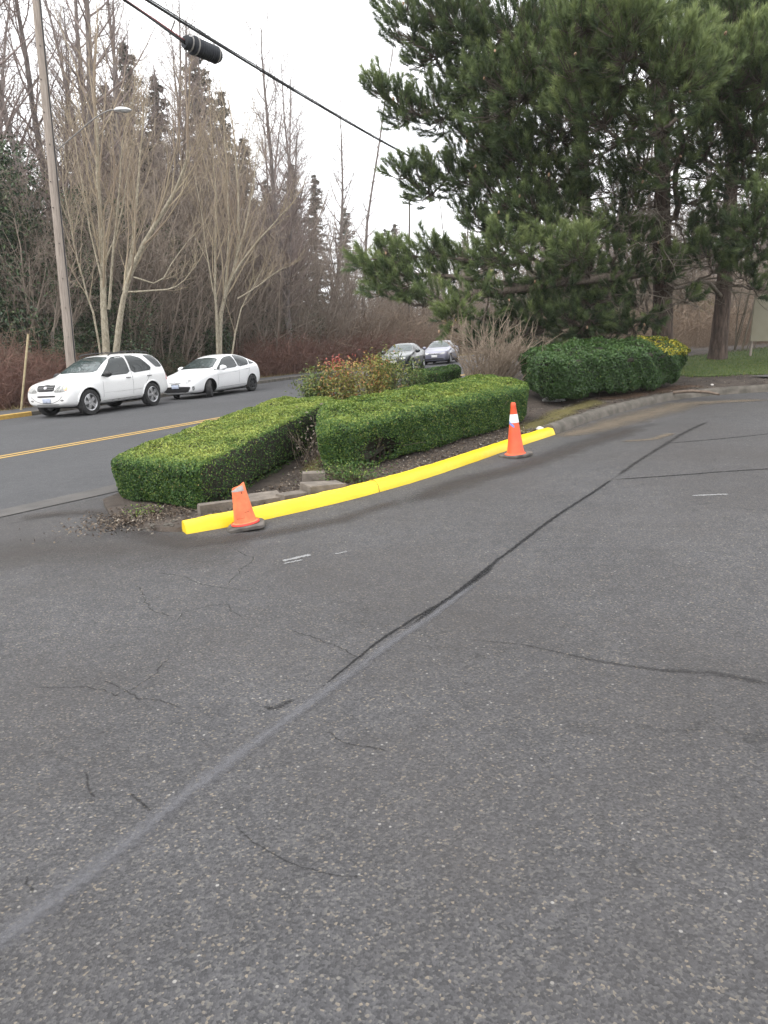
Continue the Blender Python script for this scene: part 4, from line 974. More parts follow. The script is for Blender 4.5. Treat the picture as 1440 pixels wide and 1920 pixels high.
front('bumper_crease', ribbon([(-.62, .62), (-.45, .50), (-.20, .425), (.20, .425), (.45, .50), (.62, .62)], .012), M_SEAM, off=.004, it=0)
front('skid_lip', [(-.45, .375), (-.42, .40), (.42, .40), (.45, .375)], M_GREYT)
decal('bonnet_gap', [(L / 2 - .02, a, b) for a, b in ribbon([(-.72, .965), (-.4, .945), (0, .955), (.4, .945), (.72, .965)], .008)], (-.7, 0, -.7), bv, M_SEAM, root, .003, .2)
place_car(root, at(173, 778), at(286, 761), .78, 3.49, L, .84)

# ---- white hatchback
L = 4.46
root, bv, side, front, line, X = build_car('parked_hatchback', 'bright white streamlined hatchback with black wheels, nose turned out behind the large white car', 'car', HAT, L, .93, 3.63, .315, M_WHITE2, M_BRIM, (7, False), .205, R(31))
for s in (1, -1):
    side('window', [(1.42, .945), (1.50, 1.02), (2.02, 1.325), (2.28, 1.395), (2.64, 1.425), (2.75, .985)], M_GLASS, s)
    side('window', [(2.81, .985), (2.70, 1.43), (3.0, 1.42), (3.28, 1.36), (3.58, 1.25), (3.50, 1.04)], M_GLASS, s)
    side('window', [(3.57, 1.055), (3.62, 1.215), (3.80, 1.15), (3.98, 1.085), (3.90, 1.065)], M_GLASS, s)
    side('window_pillar_glass', [(1.22, .925), (1.36, .985), (1.44, .96)], M_GLASS, s, it=0)
    line([(1.42, .92), (1.40, .7), (1.38, .32)], s); line([(2.78, 1.4), (2.79, .98), (2.70, .30)], s); line([(3.55, 1.03), (3.42, .75), (3.22, .42)], s); line([(1.4, .31), (3.2, .33)], s)
    line([(1.15, .76), (2.0, .80), (3.5, .90)], s, .014, simple('body_crease', (0.62, 0.625, 0.63), rough=.5))
    for d, z in ((2.56, .855), (3.34, .91)):
        bm = bmesh.new(); hit = bv.ray_cast(Vector((X(d), s * 3, z)), Vector((0, -s, 0)))[0]; add_box(bm, hit + Vector((0, s * .012, 0)), (.18, .026, .03), None, .012); bm_obj('door_handle', bm, M_WHITE2, root, angle=40)
    mirror_cap(root, X(1.62), s * .97, 1.015, M_WHITE2, s)
    decal('headlamp', [(L / 2 + .1, s * a, b) for a, b in smooth_poly([(.52, .585), (.58, .66), (.76, .775), (.88, .82), (.90, .70), (.78, .60)], 1)], (-.75, -.66 * s, -.1), bv, simple('clear_lens', (0.62, 0.63, 0.64), (0.34, 0.35, 0.37), 15, .06, coat=1), root, .007, .05)
    decal('lamp_bulb', [(L / 2 + .1, s * a, b) for a, b in smooth_poly([(.66, .615), (.68, .67), (.80, .68), (.81, .62)], 1)], (-.75, -.66 * s, 0), bv, M_GREYT, root, .012, .05)
    front('fog_lamp', [(s * .70, .30), (s * .69, .46), (s * .755, .47), (s * .75, .36)], M_GREYT)
    side('tail_lamp', [(4.22, 1.05), (4.20, .92), (4.36, .80), (4.34, .98)], M_TAIL, s)
    side('side_skirt', [(1.36, .20), (1.36, .245), (3.24, .26), (3.24, .215)], M_WHITE2, s, .02, 0)
front('windscreen', [(-.72, 1.015), (-.56, 1.31), (-.42, 1.365), (0, 1.395), (.42, 1.365), (.56, 1.31), (.72, 1.015), (0, 1.03)], M_WIND, (-1, 0, 0), .006, 1, sub=.05)
front('air_intake', [(-.52, .25), (-.66, .44), (-.30, .455), (.30, .455), (.66, .44), (.52, .25)], M_BLK, off=.008)
front('bumper_lip', [(-.50, .205), (-.55, .24), (.55, .24), (.50, .205)], M_WHITE2, off=.022, it=0)
front('grille_slot', [(-.34, .615), (-.2, .59), (0, .58), (.2, .59), (.34, .615), (.2, .572), (0, .558), (-.2, .572)], M_BLK, off=.006, it=0)
front('badge', [(.05 * math.cos(t * .4), .60 + .035 * math.sin(t * .4)) for t in range(16)], M_CHROME, off=.014, it=0)
front('number_plate', [(-.155, .395), (-.155, .52), (.155, .52), (.155, .395)], M_PLATE, off=.022, it=0, thick=.008)
front('plate_frame', [(-.17, .38), (-.17, .545), (.17, .545), (.17, .38)], M_BLK, off=.014, it=0)
decal('bonnet_gap', [(L / 2 - .02, a, b) for a, b in ribbon([(-.70, .80), (-.45, .70), (0, .665), (.45, .70), (.70, .80)], .007)], (-.7, 0, -.7), bv, M_SEAM, root, .003, .2)
place_car(root, at(394, 745), at(474, 733), .93, 3.63, L, .78)

# ---- the two cars farther up
def sedan(label, pm, pF, pR):
    L = 4.46; root, bv, side, front, line, X = build_car('parked_sedan', label, 'car', SED, L, .90, 3.52, .31, pm, M_RIM, (5, False), .20)
    for s in (1, -1):
        side('window', [(1.50, .955), (2.02, 1.29), (2.25, 1.345), (2.50, 1.36), (2.56, .975)], M_GLASS, s); side('window', [(2.64, .975), (2.58, 1.36), (2.90, 1.335), (3.20, 1.20), (3.42, 1.01)], M_GLASS, s)
        line([(1.42, .92), (1.38, .32)], s, .009, M_BLK); line([(2.60, 1.36), (2.58, .32)], s, .009, M_BLK)
        mirror_cap(root, X(1.58), s * .97, 1.0, pm, s)
        decal('headlamp', [(L / 2 + .1, s * a, b) for a, b in smooth_poly([(.44, .60), (.46, .70), (.76, .74), (.80, .66)], 1)], (-.8, -.6 * s, 0), bv, M_LAMP, root, .007, .06)
    front('windscreen', [(-.71, 1.02), (-.54, 1.33), (0, 1.395), (.54, 1.33), (.71, 1.02)], M_WIND, (-1, 0, 0), .006, 1, sub=.05)
    front('grille', [(-.36, .60), (-.38, .695), (.38, .695), (.36, .60)], M_BLK, off=.008); front('grille_bar', [(-.36, .645), (-.36, .655), (.36, .655), (.36, .645)], M_CHROME, off=.012, it=0); front('number_plate', [(-.18, .44), (-.18, .57), (.18, .57), (.18, .44)], simple('pale_plate', (0.75, 0.75, 0.75), rough=.5), off=.02, it=0, thick=.008)
    front('air_intake', [(-.55, .30), (-.58, .38), (.58, .38), (.55, .30)], M_BLK)
    place_car(root, pF, pR, .90, 3.52, L, .78); return root
def gpt(x, y): return Vector((x, y, gz(x, y)))
cf = Vector((-0.27, -0.96, 0)).normalized()
a = gpt(1.50, 40.3); sedan('dark green grey sedan seen beyond the bronze shrubs, its bonnet shining pale', M_DGREY, a, gpt(*(a - cf * 2.62)[:2]))
a = gpt(4.10, 47.3); sedan('pale violet grey car half hidden by the bare twiggy shrub, behind the dark sedan', M_LAV, a, gpt(*(a - cf * 2.62)[:2]))
# ================================================================== POLE, LAMPS, CABLE, SIGN
def bark(name, c1, c2, sc=(9, 9, 1.6), bstr=1.0, scale=3.0, dist=0.03, rough=0.95):
    m, nt, bs = new_mat(name)
    n1 = noise(nt, scale, 6, 0.65, stretch=sc, dist=0.3); nt.links.new(ramp(nt, n1, [(0.34, c1), (0.66, c2)]), bs.inputs['Base Color'])
    bs.inputs['Roughness'].default_value = rough; bump(nt, bs, n1, bstr, dist); return m
M_POLE = bark('weathered_pole_wood', (0.20, 0.165, 0.14), (0.37, 0.32, 0.275), (14, 14, 0.7), 0.6, 2.0, 0.015)
M_STEEL = simple('grey_steel', (0.20, 0.19, 0.18), (0.29, 0.28, 0.265), 8, 0.6, metal=0.2)
b = gp(151, 26.0, 0.1); t0 = atd(76, 80, 26.0); d = (t0 - b); top = b + d * 1.38; b0 = b - d * 0.02
pole = empty('utility_pole', b0, 'tall weathered wooden utility pole leaning left, behind the large white car', 'utility pole')
T = Tubes(); n = 24; T.add([(top - b0) * (i / n) + Vector((random.gauss(0, .004), 0, 0)) for i in range(n + 1)], [0.172 - 0.055 * i / n for i in range(n + 1)], 20); T.build('pole', M_POLE, pole)
# cable riser and pole steps
T = Tubes(); T.add([(top - b0) * k + Vector((.165 - .05 * k, -.05, 0)) for k in (0.02, .2, .4, .6, .8, 1)], [.022] * 6, 8); T.build('conduit', M_BLK, pole)
for k in (0.16, .22, .28, .35, .42, .47, .54, .6, .66, .72):
    T = Tubes(); p = (top - b0) * k; s = random.choice([-1, 1]); q = .16 - .05 * k; T.add([p + Vector((s * q * .3, -q * .9, 0)), p + Vector((s * q * .34, -q * .9 - .05, .0))], [.016, .016], 8); T.build('bolt', M_BLK, pole)
a0 = atd(106, 282, 26.0) - b0; a2 = atd(214, 205, 25.2) - b0
pts = [a0, a0.lerp(a2, .33) + Vector((0, 0, .06)), a0.lerp(a2, .66) + Vector((0, 0, .15)), a0.lerp(a2, .9) + Vector((0, 0, .10)), a2 + Vector((.08, 0, -.01))]
T = Tubes(); T.add([tuple(x) for x in resample(smooth_poly([tuple(p) for p in pts], 2, False), .12)], [.019] * len(resample(smooth_poly([tuple(p) for p in pts], 2, False), .12)), 8); arm = T.build('lamp_arm', M_STEEL, pole)
bm = bmesh.new(); bmesh.ops.create_uvsphere(bm, u_segments=20, v_segments=12, radius=1)
for v in bm.verts: v.co = a2 + Vector((.27, 0, -.02)) + Vector((v.co.x * .27, v.co.y * .13, v.co.z * (.085 if v.co.z > 0 else .045) * (1 - .25 * v.co.x)))
hd = bm_obj('lamp_head', bm, simple('lamp_housing', (0.55, 0.55, 0.55), (0.68, 0.68, 0.68), 9, .5), arm, smooth=True)
bm = bmesh.new(); bmesh.ops.create_uvsphere(bm, u_segments=16, v_segments=8, radius=1)
for v in bm.verts: v.co = a2 + Vector((.32, 0, -.055)) + Vector((v.co.x * .16, v.co.y * .09, v.co.z * .045))
bm_obj('lamp_lens', bm, simple('lamp_glass', (0.35, 0.35, 0.34), rough=.2), arm, smooth=True)

# overhead cable with its splice case
c0 = atd(275, 0, 10.0); c1 = atd(790, 305, 24.0); dv = (c1 - c0)
def cpt(t, sag=0.0): return c0 + dv * t + Vector((0, 0, sag - 0.5 * (t * (1 - t))* 0.5))
ts = np.linspace(-0.9, 1.8, 60); CT = Tubes()
cab = None
lead = random.Random(4)
CT.add([cpt(t) for t in ts], [.0165] * 60, 8)
messenger = Tubes(); messenger.add([cpt(t) + Vector((0.01, 0.02, 0.027 + .004 * math.sin(t * 40))) for t in ts], [.007] * 60, 6)
root = CT.build('overhead_cable', M_BLK); tag(root, 'thick black overhead cable slanting down towards the pines', 'cable')
messenger.build('support_wire', M_BLK, root)
lash = Tubes(); ang = np.linspace(0, 2 * math.pi * 260, 2600); tt = np.linspace(-.3, 1.0, 2600); lash.add([cpt(t) + Vector((0.024 * math.cos(a), 0.012 + .01 * math.sin(a), 0.014 + 0.030 * math.sin(a))) for t, a in zip(tt, ang)], [.003] * 2600, 3); lash.build('lashing_wire', M_BLK, root)
e0 = atd(346, 78, 10.9); e1 = atd(411, 106, 11.35); ax = (e1 - e0); Lc = ax.length
case = empty('splice_case', (e0 + e1) / 2, 'black ribbed cable splice case hanging under the overhead cable', 'splice case')
case.scale = (.86, .86, 1); case.rotation_mode = 'QUATERNION'; case.rotation_quaternion = Vector((0, 0, 1)).rotation_difference(ax.normalized())
M_CASE = simple('splice_plastic', (0.012, 0.014, 0.019), (0.022, 0.025, 0.031), 12, 0.75, 0.2, 40)
h = Lc / 2; prof = [(0.0, -h), (.085, -h), (.098, -h + .02), (.098, -h + .12), (.135, -h + .135), (.135, -h + .19), (.118, -h + .20)]
for k in range(9): z = -h + .215 + k * (Lc - .27) / 9; prof += [(.118, z), (.127, z + .012), (.127, z + .03), (.118, z + .042)]
prof += [(.112, h - .03), (.09, h), (0, h)]
bm = bmesh.new(); add_lathe(bm, prof, None, 28, False); bm_obj('case_shell', bm, M_CASE, case, angle=40)
for z in (-h + .07, -h + .162, h - .06):
    bm = bmesh.new(); rr = .138 if z < -h + .1 or z < 0 and z > -h + .15 else .128; add_lathe(bm, [(rr * .9 if z == -h + .07 else rr, z - .01), (rr * .9 if z == -h + .07 else rr, z + .01)], None, 28, False); o = bm_obj('clamp_band', bm, M_STEEL, case, smooth=True); o.modifiers.new('t', 'SOLIDIFY').thickness = .006
T = Tubes(); iv = case.rotation_quaternion.inverted(); ctr = case.location
tq = ((ctr - c0).dot(dv) / dv.dot(dv))
for k in (-.035, .03): p = iv @ (cpt(tq + k) - ctr); T.add([p, Vector((p.x * .5, p.y * .5, p.z)), Vector((0, 0, p.z))], [.01, .01, .01], 6)
T.build('hanger', M_STEEL, case)
M_REDW = simple('red_jacket', (0.25, 0.03, 0.03), rough=.5)
for j, (oo, mm) in enumerate(((.03, M_BLK), (-.02, M_REDW), (.0, M_BLK))):
    T = Tubes(); p0 = iv @ (cpt(tq - .17 - .02 * j) - ctr); p3 = Vector((oo, oo * .6, -h)); T.add([p0, p0.lerp(p3, .4) + Vector((0, 0, -.03)), p0.lerp(p3, .75), p3], [.013] * 4, 6); T.build('cable_tail', mm, case)

# far street lamp
p = atd(768, 372, 62.0); g0 = gz(p.x, p.y); lamp = empty('street_lamp', (p.x, p.y, g0), 'slender street lamp rising far beyond the parked cars against the sky', 'street lamp')
T = Tubes(); T.add([(0, 0, 0), (0, 0, p.z - g0)], [.10, .065], 10); T.build('post', simple('lamp_post_brown', (0.10, 0.08, 0.07), rough=.7), lamp)
bm = bmesh.new(); add_lathe(bm, [(0.06, -.1), (.34, -.02), (.44, .10), (.38, .26), (.18, .36), (0, .38)], None, 20, False); o = bm_obj('lamp_head', bm, simple('lamp_head_grey', (0.28, 0.26, 0.25), rough=.6), lamp, angle=50); o.location = (-.1, 0, p.z - g0)
# thin marker stake at the left verge
p = gp(50, 24.6); a = at(50, 738); p = Vector((-11.9, 24.6, gz(-11.9, 24.6) + .1)); top = atd(53, 626, 24.6)
T = Tubes(); T.add([(0, 0, 0), ((top.x - p.x) * .5, 0, (top.z - p.z) * .5), (top.x - p.x, 0, top.z - p.z)], [.034, .034, .034], 6); o = T.build('marker_stake', simple('stake_wood', (0.36, 0.29, 0.17), (0.5, 0.42, 0.26), 9, .8)); o.location = p; tag(o, 'thin upright pale wooden stake among the brown bushes left of the pole', 'stake')
# board sign at the right edge
p = atd(1412, 640, 21.0); q = atd(1420, 552, 21.0); g0 = iz(11.2, 21.3); sg = empty('board_sign', (p.x, 21.0, iz(p.x, 21.0)), 'plain beige board sign on thin legs at the right edge of the lawn', 'sign')
zb = p.z - sg.location.z; zt = q.z - sg.location.z
bm = bmesh.new(); add_box(bm, Vector((1.02, 0.1, (zb + zt) / 2)), (2.0, .07, zt - zb), Matrix.Rotation(R(-8), 3, 'Z'), .012); bm_obj('board', bm, simple('beige_board', (0.27, 0.245, 0.18), (0.32, 0.295, 0.225), 2, .75), sg, angle=40)
for x in (.10, 1.9):
    T = Tubes(); T.add([(x, .16 - .14 * (x - 1), -.1), (x, .16 - .14 * (x - 1), zb + .3)], [.035, .035], 8); T.build('leg', M_POLE, sg)
# ================================================================== TREES
M_ALDER = bark('alder_bark', (0.10, 0.082, 0.074), (0.235, 0.205, 0.19), (3, 3, 1.2), 0.5, 2.5)
M_ATWIG = simple('alder_twig', (0.165, 0.13, 0.115), (0.28, 0.225, 0.205), 0.5, 0.9)
M_MBARK = bark('pale_maple_bark', (0.20, 0.175, 0.125), (0.46, 0.41, 0.315), (6, 6, 2.4), 0.8, 3.0)
M_MTWIG = simple('pale_maple_twig', (0.25, 0.19, 0.14), (0.40, 0.34, 0.235), 0.55, 0.85)
M_THICK = simple('thicket_twig', (0.18, 0.145, 0.117), (0.32, 0.265, 0.215), 0.35, 0.95)
M_RED = simple('reddish_brush', (0.125, 0.064, 0.050), (0.235, 0.135, 0.102), 0.6, 0.95)
M_BRN = simple('brown_brush', (0.15, 0.108, 0.078), (0.29, 0.22, 0.16), 0.6, 0.95)
M_EVER = leafy('ivy_leaf', [(0, (0.012, 0.026, 0.010)), (0.5, (0.026, 0.050, 0.018)), (0.85, (0.046, 0.080, 0.026)), (1, (0.085, 0.115, 0.042))], 0.5, 0.4)
M_FIR = leafy('hazed_fir_needle', [(0, (0.07, 0.073, 0.057)), (0.6, (0.125, 0.127, 0.10)), (1, (0.18, 0.178, 0.145))], 0.7, 0.3)  # needle colour paled to stand in for haze over distance
M_PBARK = bark('pine_bark', (0.036, 0.026, 0.020), (0.15, 0.108, 0.088), (7, 7, 1.3), 1.0, 2.2, 0.05)
M_PLIMB = bark('pine_limb_bark', (0.07, 0.055, 0.045), (0.19, 0.155, 0.125), (6, 6, 6), 0.6, 2.0, 0.02)
M_DEAD = simple('dead_twig', (0.13, 0.11, 0.085), (0.26, 0.225, 0.18), 1.5, 0.95)
M_NEEDLE = leafy('pine_needle', [(0, (0.036, 0.056, 0.034)), (0.30, (0.094, 0.134, 0.062)), (0.65, (0.205, 0.26, 0.105)), (1, (0.36, 0.41, 0.17))], 0.5, 0.3, trans=0.25)

def grow(TT, rn, p, d, L, r, lvl, S):
    n = S['n'][lvl]; pts = [p]; rad = [r]; dd = d; w = S['w'][lvl]; tip = S['tip'][lvl]
    for i in range(n):
        dd = (dd + Vector((rn.gauss(0, w), rn.gauss(0, w), rn.gauss(0, w * .6) + S['up'][lvl]))).normalized(); pts.append(pts[-1] + dd * (L / n)); rad.append(r * (1 - (1 - tip) * (i + 1) / n))
    TT[0 if lvl == 0 else 1].add(pts, rad, S['sides'][lvl])
    if lvl + 1 < len(S['n']): kids(TT, rn, pts, rad, L, lvl, S)

def kids(TT, rn, pts, rad, L, lvl, S, k=None, t0=None):
    k = k or S['k'][lvl]; t0 = S['t0'][lvl] if t0 is None else t0; n = len(pts) - 1; az = rn.uniform(0, 6.28)
    for j in range(k):
        t = t0 + (1 - t0) * (j + rn.random()) / k; f = min(t * n, n - 1e-4); i = int(f); q = pts[i].lerp(pts[i + 1], f - i); rr = rad[i] + (rad[i + 1] - rad[i]) * (f - i)
        ax = (pts[i + 1] - pts[i]).normalized(); az += 2.4 + rn.uniform(-.5, .5); a = R(S['ang'][lvl] * rn.uniform(.65, 1.25))
        u = ax.orthogonal().normalized(); v = ax.cross(u); d = ax * math.cos(a) + (u * math.cos(az) + v * math.sin(az)) * math.sin(a)
        l = L * S['ratio'][lvl] * (1 - S['fall'][lvl] * t) * rn.uniform(.6, 1.25)
        grow(TT, rn, q, d, l, max(S['rmin'], rr * S['rk'][lvl]), lvl + 1, S)

ALDER = dict(n=[12, 5, 3, 2], w=[.035, .10, .16, .2], up=[.03, .10, .06, .02], tip=[.12, .22, .4, .4], sides=[8, 5, 3, 3], k=[36, 9, 7], t0=[.24, .15, .12], ang=[46, 42, 45], ratio=[.25, .42, .42], fall=[.55, .4, .3], rk=[.42, .5, .6], rmin=.006)
THICK = dict(n=[7, 5, 3, 2], w=[.11, .16, .22, .25], up=[.03, .05, .02, .0], tip=[.2, .25, .4, .4], sides=[6, 4, 3, 3], k=[9, 8, 6], t0=[.15, .15, .1], ang=[40, 48, 50], ratio=[.45, .42, .42], fall=[.4, .4, .3], rk=[.5, .5, .6], rmin=.005)
def tree_mesh(seed, H, r, S, stems=1, spread=0.0):
    rn = random.Random(seed); TT = (Tubes(), Tubes())
    for s in range(stems):
        a = 2.4 * s + rn.random(); k = spread * (0.3 + 0.7 * rn.random()) if stems > 1 else 0.02; d = Vector((k * math.cos(a), k * math.sin(a), 1)).normalized()
        grow(TT, rn, Vector((.12 * math.cos(a), .12 * math.sin(a), -.15)) if stems > 1 else Vector((0, 0, -.15)), d, H * (rn.uniform(.7, 1.05) if stems > 1 else 1), r * (rn.uniform(.6, 1) if stems > 1 else 1), 0, S)
    out = []
    for nm, t in zip(('trunk', 'crown'), TT): a = t.arrays(); out.append(np_mesh(nm, a[0], a[1], a[2], smooth=True))
    return out
def put_tree(name, meshes, mats, loc, sc, rot, label, cat, group=None, names=('trunk', 'crown'), tilt=(0, 0)):
    root = empty(name, loc, label, cat, group, rot); root.scale = (sc, sc, sc) if not isinstance(sc, tuple) else sc; root.rotation_euler = (tilt[0], tilt[1], rot)
    for nm, me, m in zip(names, meshes, mats):
        o = bpy.data.objects.new(nm, me); COL.objects.link(o); o.parent = root
        if not me.materials: me.materials.append(m)
    return root
rt = random.Random(77)
alders = [tree_mesh(100 + i, 18, r, ALDER) for i, r in enumerate((.27, .21, .24, .18))]
twin = tree_mesh(143, 18, .22, ALDER, 3, .055)
masts = tree_mesh(150, 18, .11, dict(ALDER, k=[34, 4, 3], ratio=[.11, .4, .4], t0=[.3, .2, .2]))
AL = 'tall bare grey brown alder among many alike in the woods across the street'
def alder(px, y, H, kind, label=AL, group='bare alders in the woods', tilt=(0, 0)):
    me = alders[kind] if kind < 4 else twin if kind == 4 else masts
    return put_tree('alder_tree', me, (M_ALDER, M_ATWIG), gp(px, y), H / 18, rt.uniform(0, 6.28), label, 'tree', group, tilt=tilt)
alder(12, 35, 24, 0, 'bare alder at the extreme left edge of the woods, its trunk rising out of ivy', None, (0, .0))
for px, y, H, k in ((62, 40, 22, 1), (96, 44, 24, 3), (128, 38, 21, 2), (158, 42, 25, 4), (186, 40, 24, 0), (215, 47, 26, 1), (262, 43, 22, 2), (292, 52, 26, 4), (322, 46, 21, 3), (346, 58, 24, 0), (382, 50, 20, 1), (412, 60, 23, 4), (452, 54, 19, 2),
                    (478, 47, 15, 0), (492, 50, 16, 1), (508, 46, 15.5, 2), (528, 52, 19, 3), (-30, 38, 22, 1), (-80, 42, 22, 2), (592, 56, 21, 3), (622, 60, 19, 1), (30, 48, 24, 2), (140, 55, 26, 3), (240, 60, 27, 0)):
    alder(px, y, H, k)
alder(548, 45, 18.5, 4, 'large forked bare alder standing against the open sky right of the two pale maples', None)
alder(681, 58, 25, 5, 'single thin mast like bare tree alone against the white sky', None)
for px, y, H, k in ((840, 72, 18, 5), (862, 78, 17, 3), (735, 80, 13, 1), (905, 70, 15, 5)): alder(px, y, H, k, 'slender bare tree far off beyond the parked sedan', 'slender far trees past the sedan')
for px, y, H, k in ((985, 48, 15, 1), (1030, 42, 14, 3), (1075, 52, 16, 2), (1130, 44, 15, 0), (1165, 36, 13, 3), (1200, 50, 16, 1), (1290, 42, 14, 2), (1320, 36, 13, 3), (1400, 40, 14, 0), (1440, 46, 15, 2), (1490, 38, 14, 1)):
    alder(px, y, H, k, 'bare tree standing in the thicket behind the pines', 'bare trees behind the pines')

# two pale maples at the kerb, their main stems drawn one by one
MAP = dict(n=[6, 6, 4, 3], w=[.05, .085, .12, .16], up=[.05, .13, .10, .05], tip=[.3, .25, .35, .4], sides=[8, 5, 4, 3], k=[8, 7, 5], t0=[.30, .2, .2], ang=[26, 30, 34], ratio=[.46, .42, .42], fall=[.35, .35, .3], rk=[.46, .45, .5], rmin=.006)
def maple(seed, y0, stems, label):
    rn = random.Random(seed); TT = (Tubes(), Tubes()); base = None
    b = gp(stems[0][1][0][0], y0); b.z = gz(b.x, b.y) + .1
    root = empty('maple_tree', b, label, 'tree')
    for r, pl, dy in stems:
        P = [atd(px, py, y0 + dy * i / (len(pl) - 1)) - b for i, (px, py) in enumerate(pl)]
        if pl[0][1] > 645: P[0] = Vector((P[0].x, P[0].y, -.1))
        P = [Vector(q) for q in smooth_poly([tuple(q) for q in P], 1, False)]
        P = [q + Vector((rn.gauss(0, .02), rn.gauss(0, .02), 0)) if 0 < i < len(P) - 1 else q for i, q in enumerate(P)]
        r *= .84; n = len(P) - 1; rad = [r * (1 - .72 * (i / n) ** .8) * rn.uniform(.93, 1.1) for i in range(n + 1)]
        TT[0].add(P, rad, 9); L = sum((P[i + 1] - P[i]).length for i in range(n))
        kids(TT, rn, P, rad, L, 0, MAP, k=int(3 + L * 1.15), t0=.28)
        grow(TT, rn, P[-1], (P[-1] - P[-2]).normalized(), L * .35, rad[-1], 1, MAP)
    TT[0].build('trunk', M_MBARK, root); TT[1].build('crown', M_MTWIG, root); return root
maple(5, 30.0, [(.20, [(200, 700), (196, 600), (191, 500), (188, 400), (183, 300), (178, 200)], .6), (.17, [(204, 700), (222, 615), (233, 545), (262, 470), (300, 410), (338, 340), (352, 280)], -1.2),
  (.10, [(233, 545), (246, 480), (256, 400), (262, 310), (268, 230)], .8), (.06, [(194, 655), (178, 600), (160, 540), (141, 470), (128, 400), (118, 335)], -.6), (.075, [(204, 580), (212, 480), (221, 400), (226, 320), (232, 250)], -1.0),
  (.05, [(240, 548), (285, 545), (325, 542), (352, 520), (372, 490)], -.6), (.055, [(192, 500), (214, 455), (228, 400), (238, 340), (250, 270)], -1.2), (.05, [(190, 520), (172, 450), (160, 380), (150, 320), (140, 260)], .9), (.045, [(250, 520), (300, 535), (330, 480), (365, 440)], 1.0)],
  'pale barked bare maple with many spreading stems, just behind the large white car')
maple(8, 35.0, [(.145, [(410, 690), (411, 600), (420, 560), (434, 520), (446, 470), (449, 380), (441, 290)], .4), (.10, [(407, 680), (404, 560), (402, 480), (407, 400), (400, 310)], -.6), (.08, [(434, 525), (455, 488), (490, 445), (520, 412), (542, 388)], -.8),
  (.055, [(424, 685), (446, 590), (470, 545), (492, 505)], .5), (.05, [(446, 560), (480, 540), (515, 512), (540, 500)], -.8), (.07, [(421, 560), (428, 480), (430, 400), (425, 300), (420, 240)], 1.0), (.06, [(444, 480), (462, 420), (475, 350), (481, 290)], 1.2), (.045, [(404, 560), (388, 480), (378, 400), (366, 330)], .6)],
  'smaller pale barked bare maple behind the white hatchback')

# firs behind the bare trees
def fir_mesh(seed, H, w):
    rn = np.random.default_rng(seed); T = Tubes(); T.add([(0, 0, -.2), (0, 0, H * .5), (0, 0, H)], [H * .016, H * .010, .02], 8); C = []; N = []
    z = H * .12
    while z < H * .985:
        Lb = w * (1 - z / H) ** .75 * rn.uniform(.7, 1.12) + .15
        for k in range(rn.integers(3, 6)):
            a = rn.uniform(0, 6.28); L = Lb * rn.uniform(.45, 1.2); m = int(14 + L * 26); s = rn.uniform(.05, 1, m); sp = (1 - s) * .12 + .12
            x = np.cos(a) * L * s + rn.normal(0, 1, m) * L * sp; y = np.sin(a) * L * s + rn.normal(0, 1, m) * L * sp
            zz = z - .22 * L * s ** 1.5 + .1 * L * s ** 4 - np.abs(rn.normal(0, .10, m)) * (0.6 + L * .25); C.append(np.stack([x, y, zz], 1))
            T.add([(0, 0, z), (math.cos(a) * L * .5, math.sin(a) * L * .5, z - .08 * L), (math.cos(a) * L, math.sin(a) * L, z - .18 * L)], [.03, .02, .008], 3)
        z += rn.uniform(.10, .30) * (H / 14)
    C = np.concatenate(C); v, f, r = leaves(C, np.stack([C[:, 0] * .3, C[:, 1] * .3, np.ones(len(C))], 1), .30, .10, .9)
    a = T.arrays(); return [np_mesh('trunk', a[0], a[1], a[2], smooth=True), np_mesh('crown', v, f, r)]
firs = [fir_mesh(301, 16, 3.0), fir_mesh(302, 16, 2.4), fir_mesh(303, 16, 3.5)]
def fir(px, y, top, k, label='dark green fir showing between the bare trees', group='firs among the bare trees'):
    g = gp(px, y); h = atd(px, top, y).z - g.z; return put_tree('fir_tree', firs[k], (M_ALDER, M_FIR), g, h / 16, rt.uniform(0, 6.28), label, 'tree', group)
for a in ((250, 58, 150, 0), (287, 60, 70, 2), (335, 62, 130, 1), (404, 60, 70, 2), (445, 64, 160, 1), (478, 66, 250, 0), (515, 66, 330, 2), (190, 62, 240, 1), (85, 58, 290, 2), (560, 70, 300, 0), (600, 76, 320, 1), (45, 46, 330, 0), (310, 48, 250, 1), (225, 50, 260, 2)): fir(*a)
for a in ((652, 90, 385, 2), (722, 98, 425, 2), (738, 92, 415, 0), (815, 96, 435, 2), (862, 102, 432, 1), (900, 98, 425, 2)): fir(*a, 'distant fir on the skyline past the parked sedan', 'distant firs past the sedan')

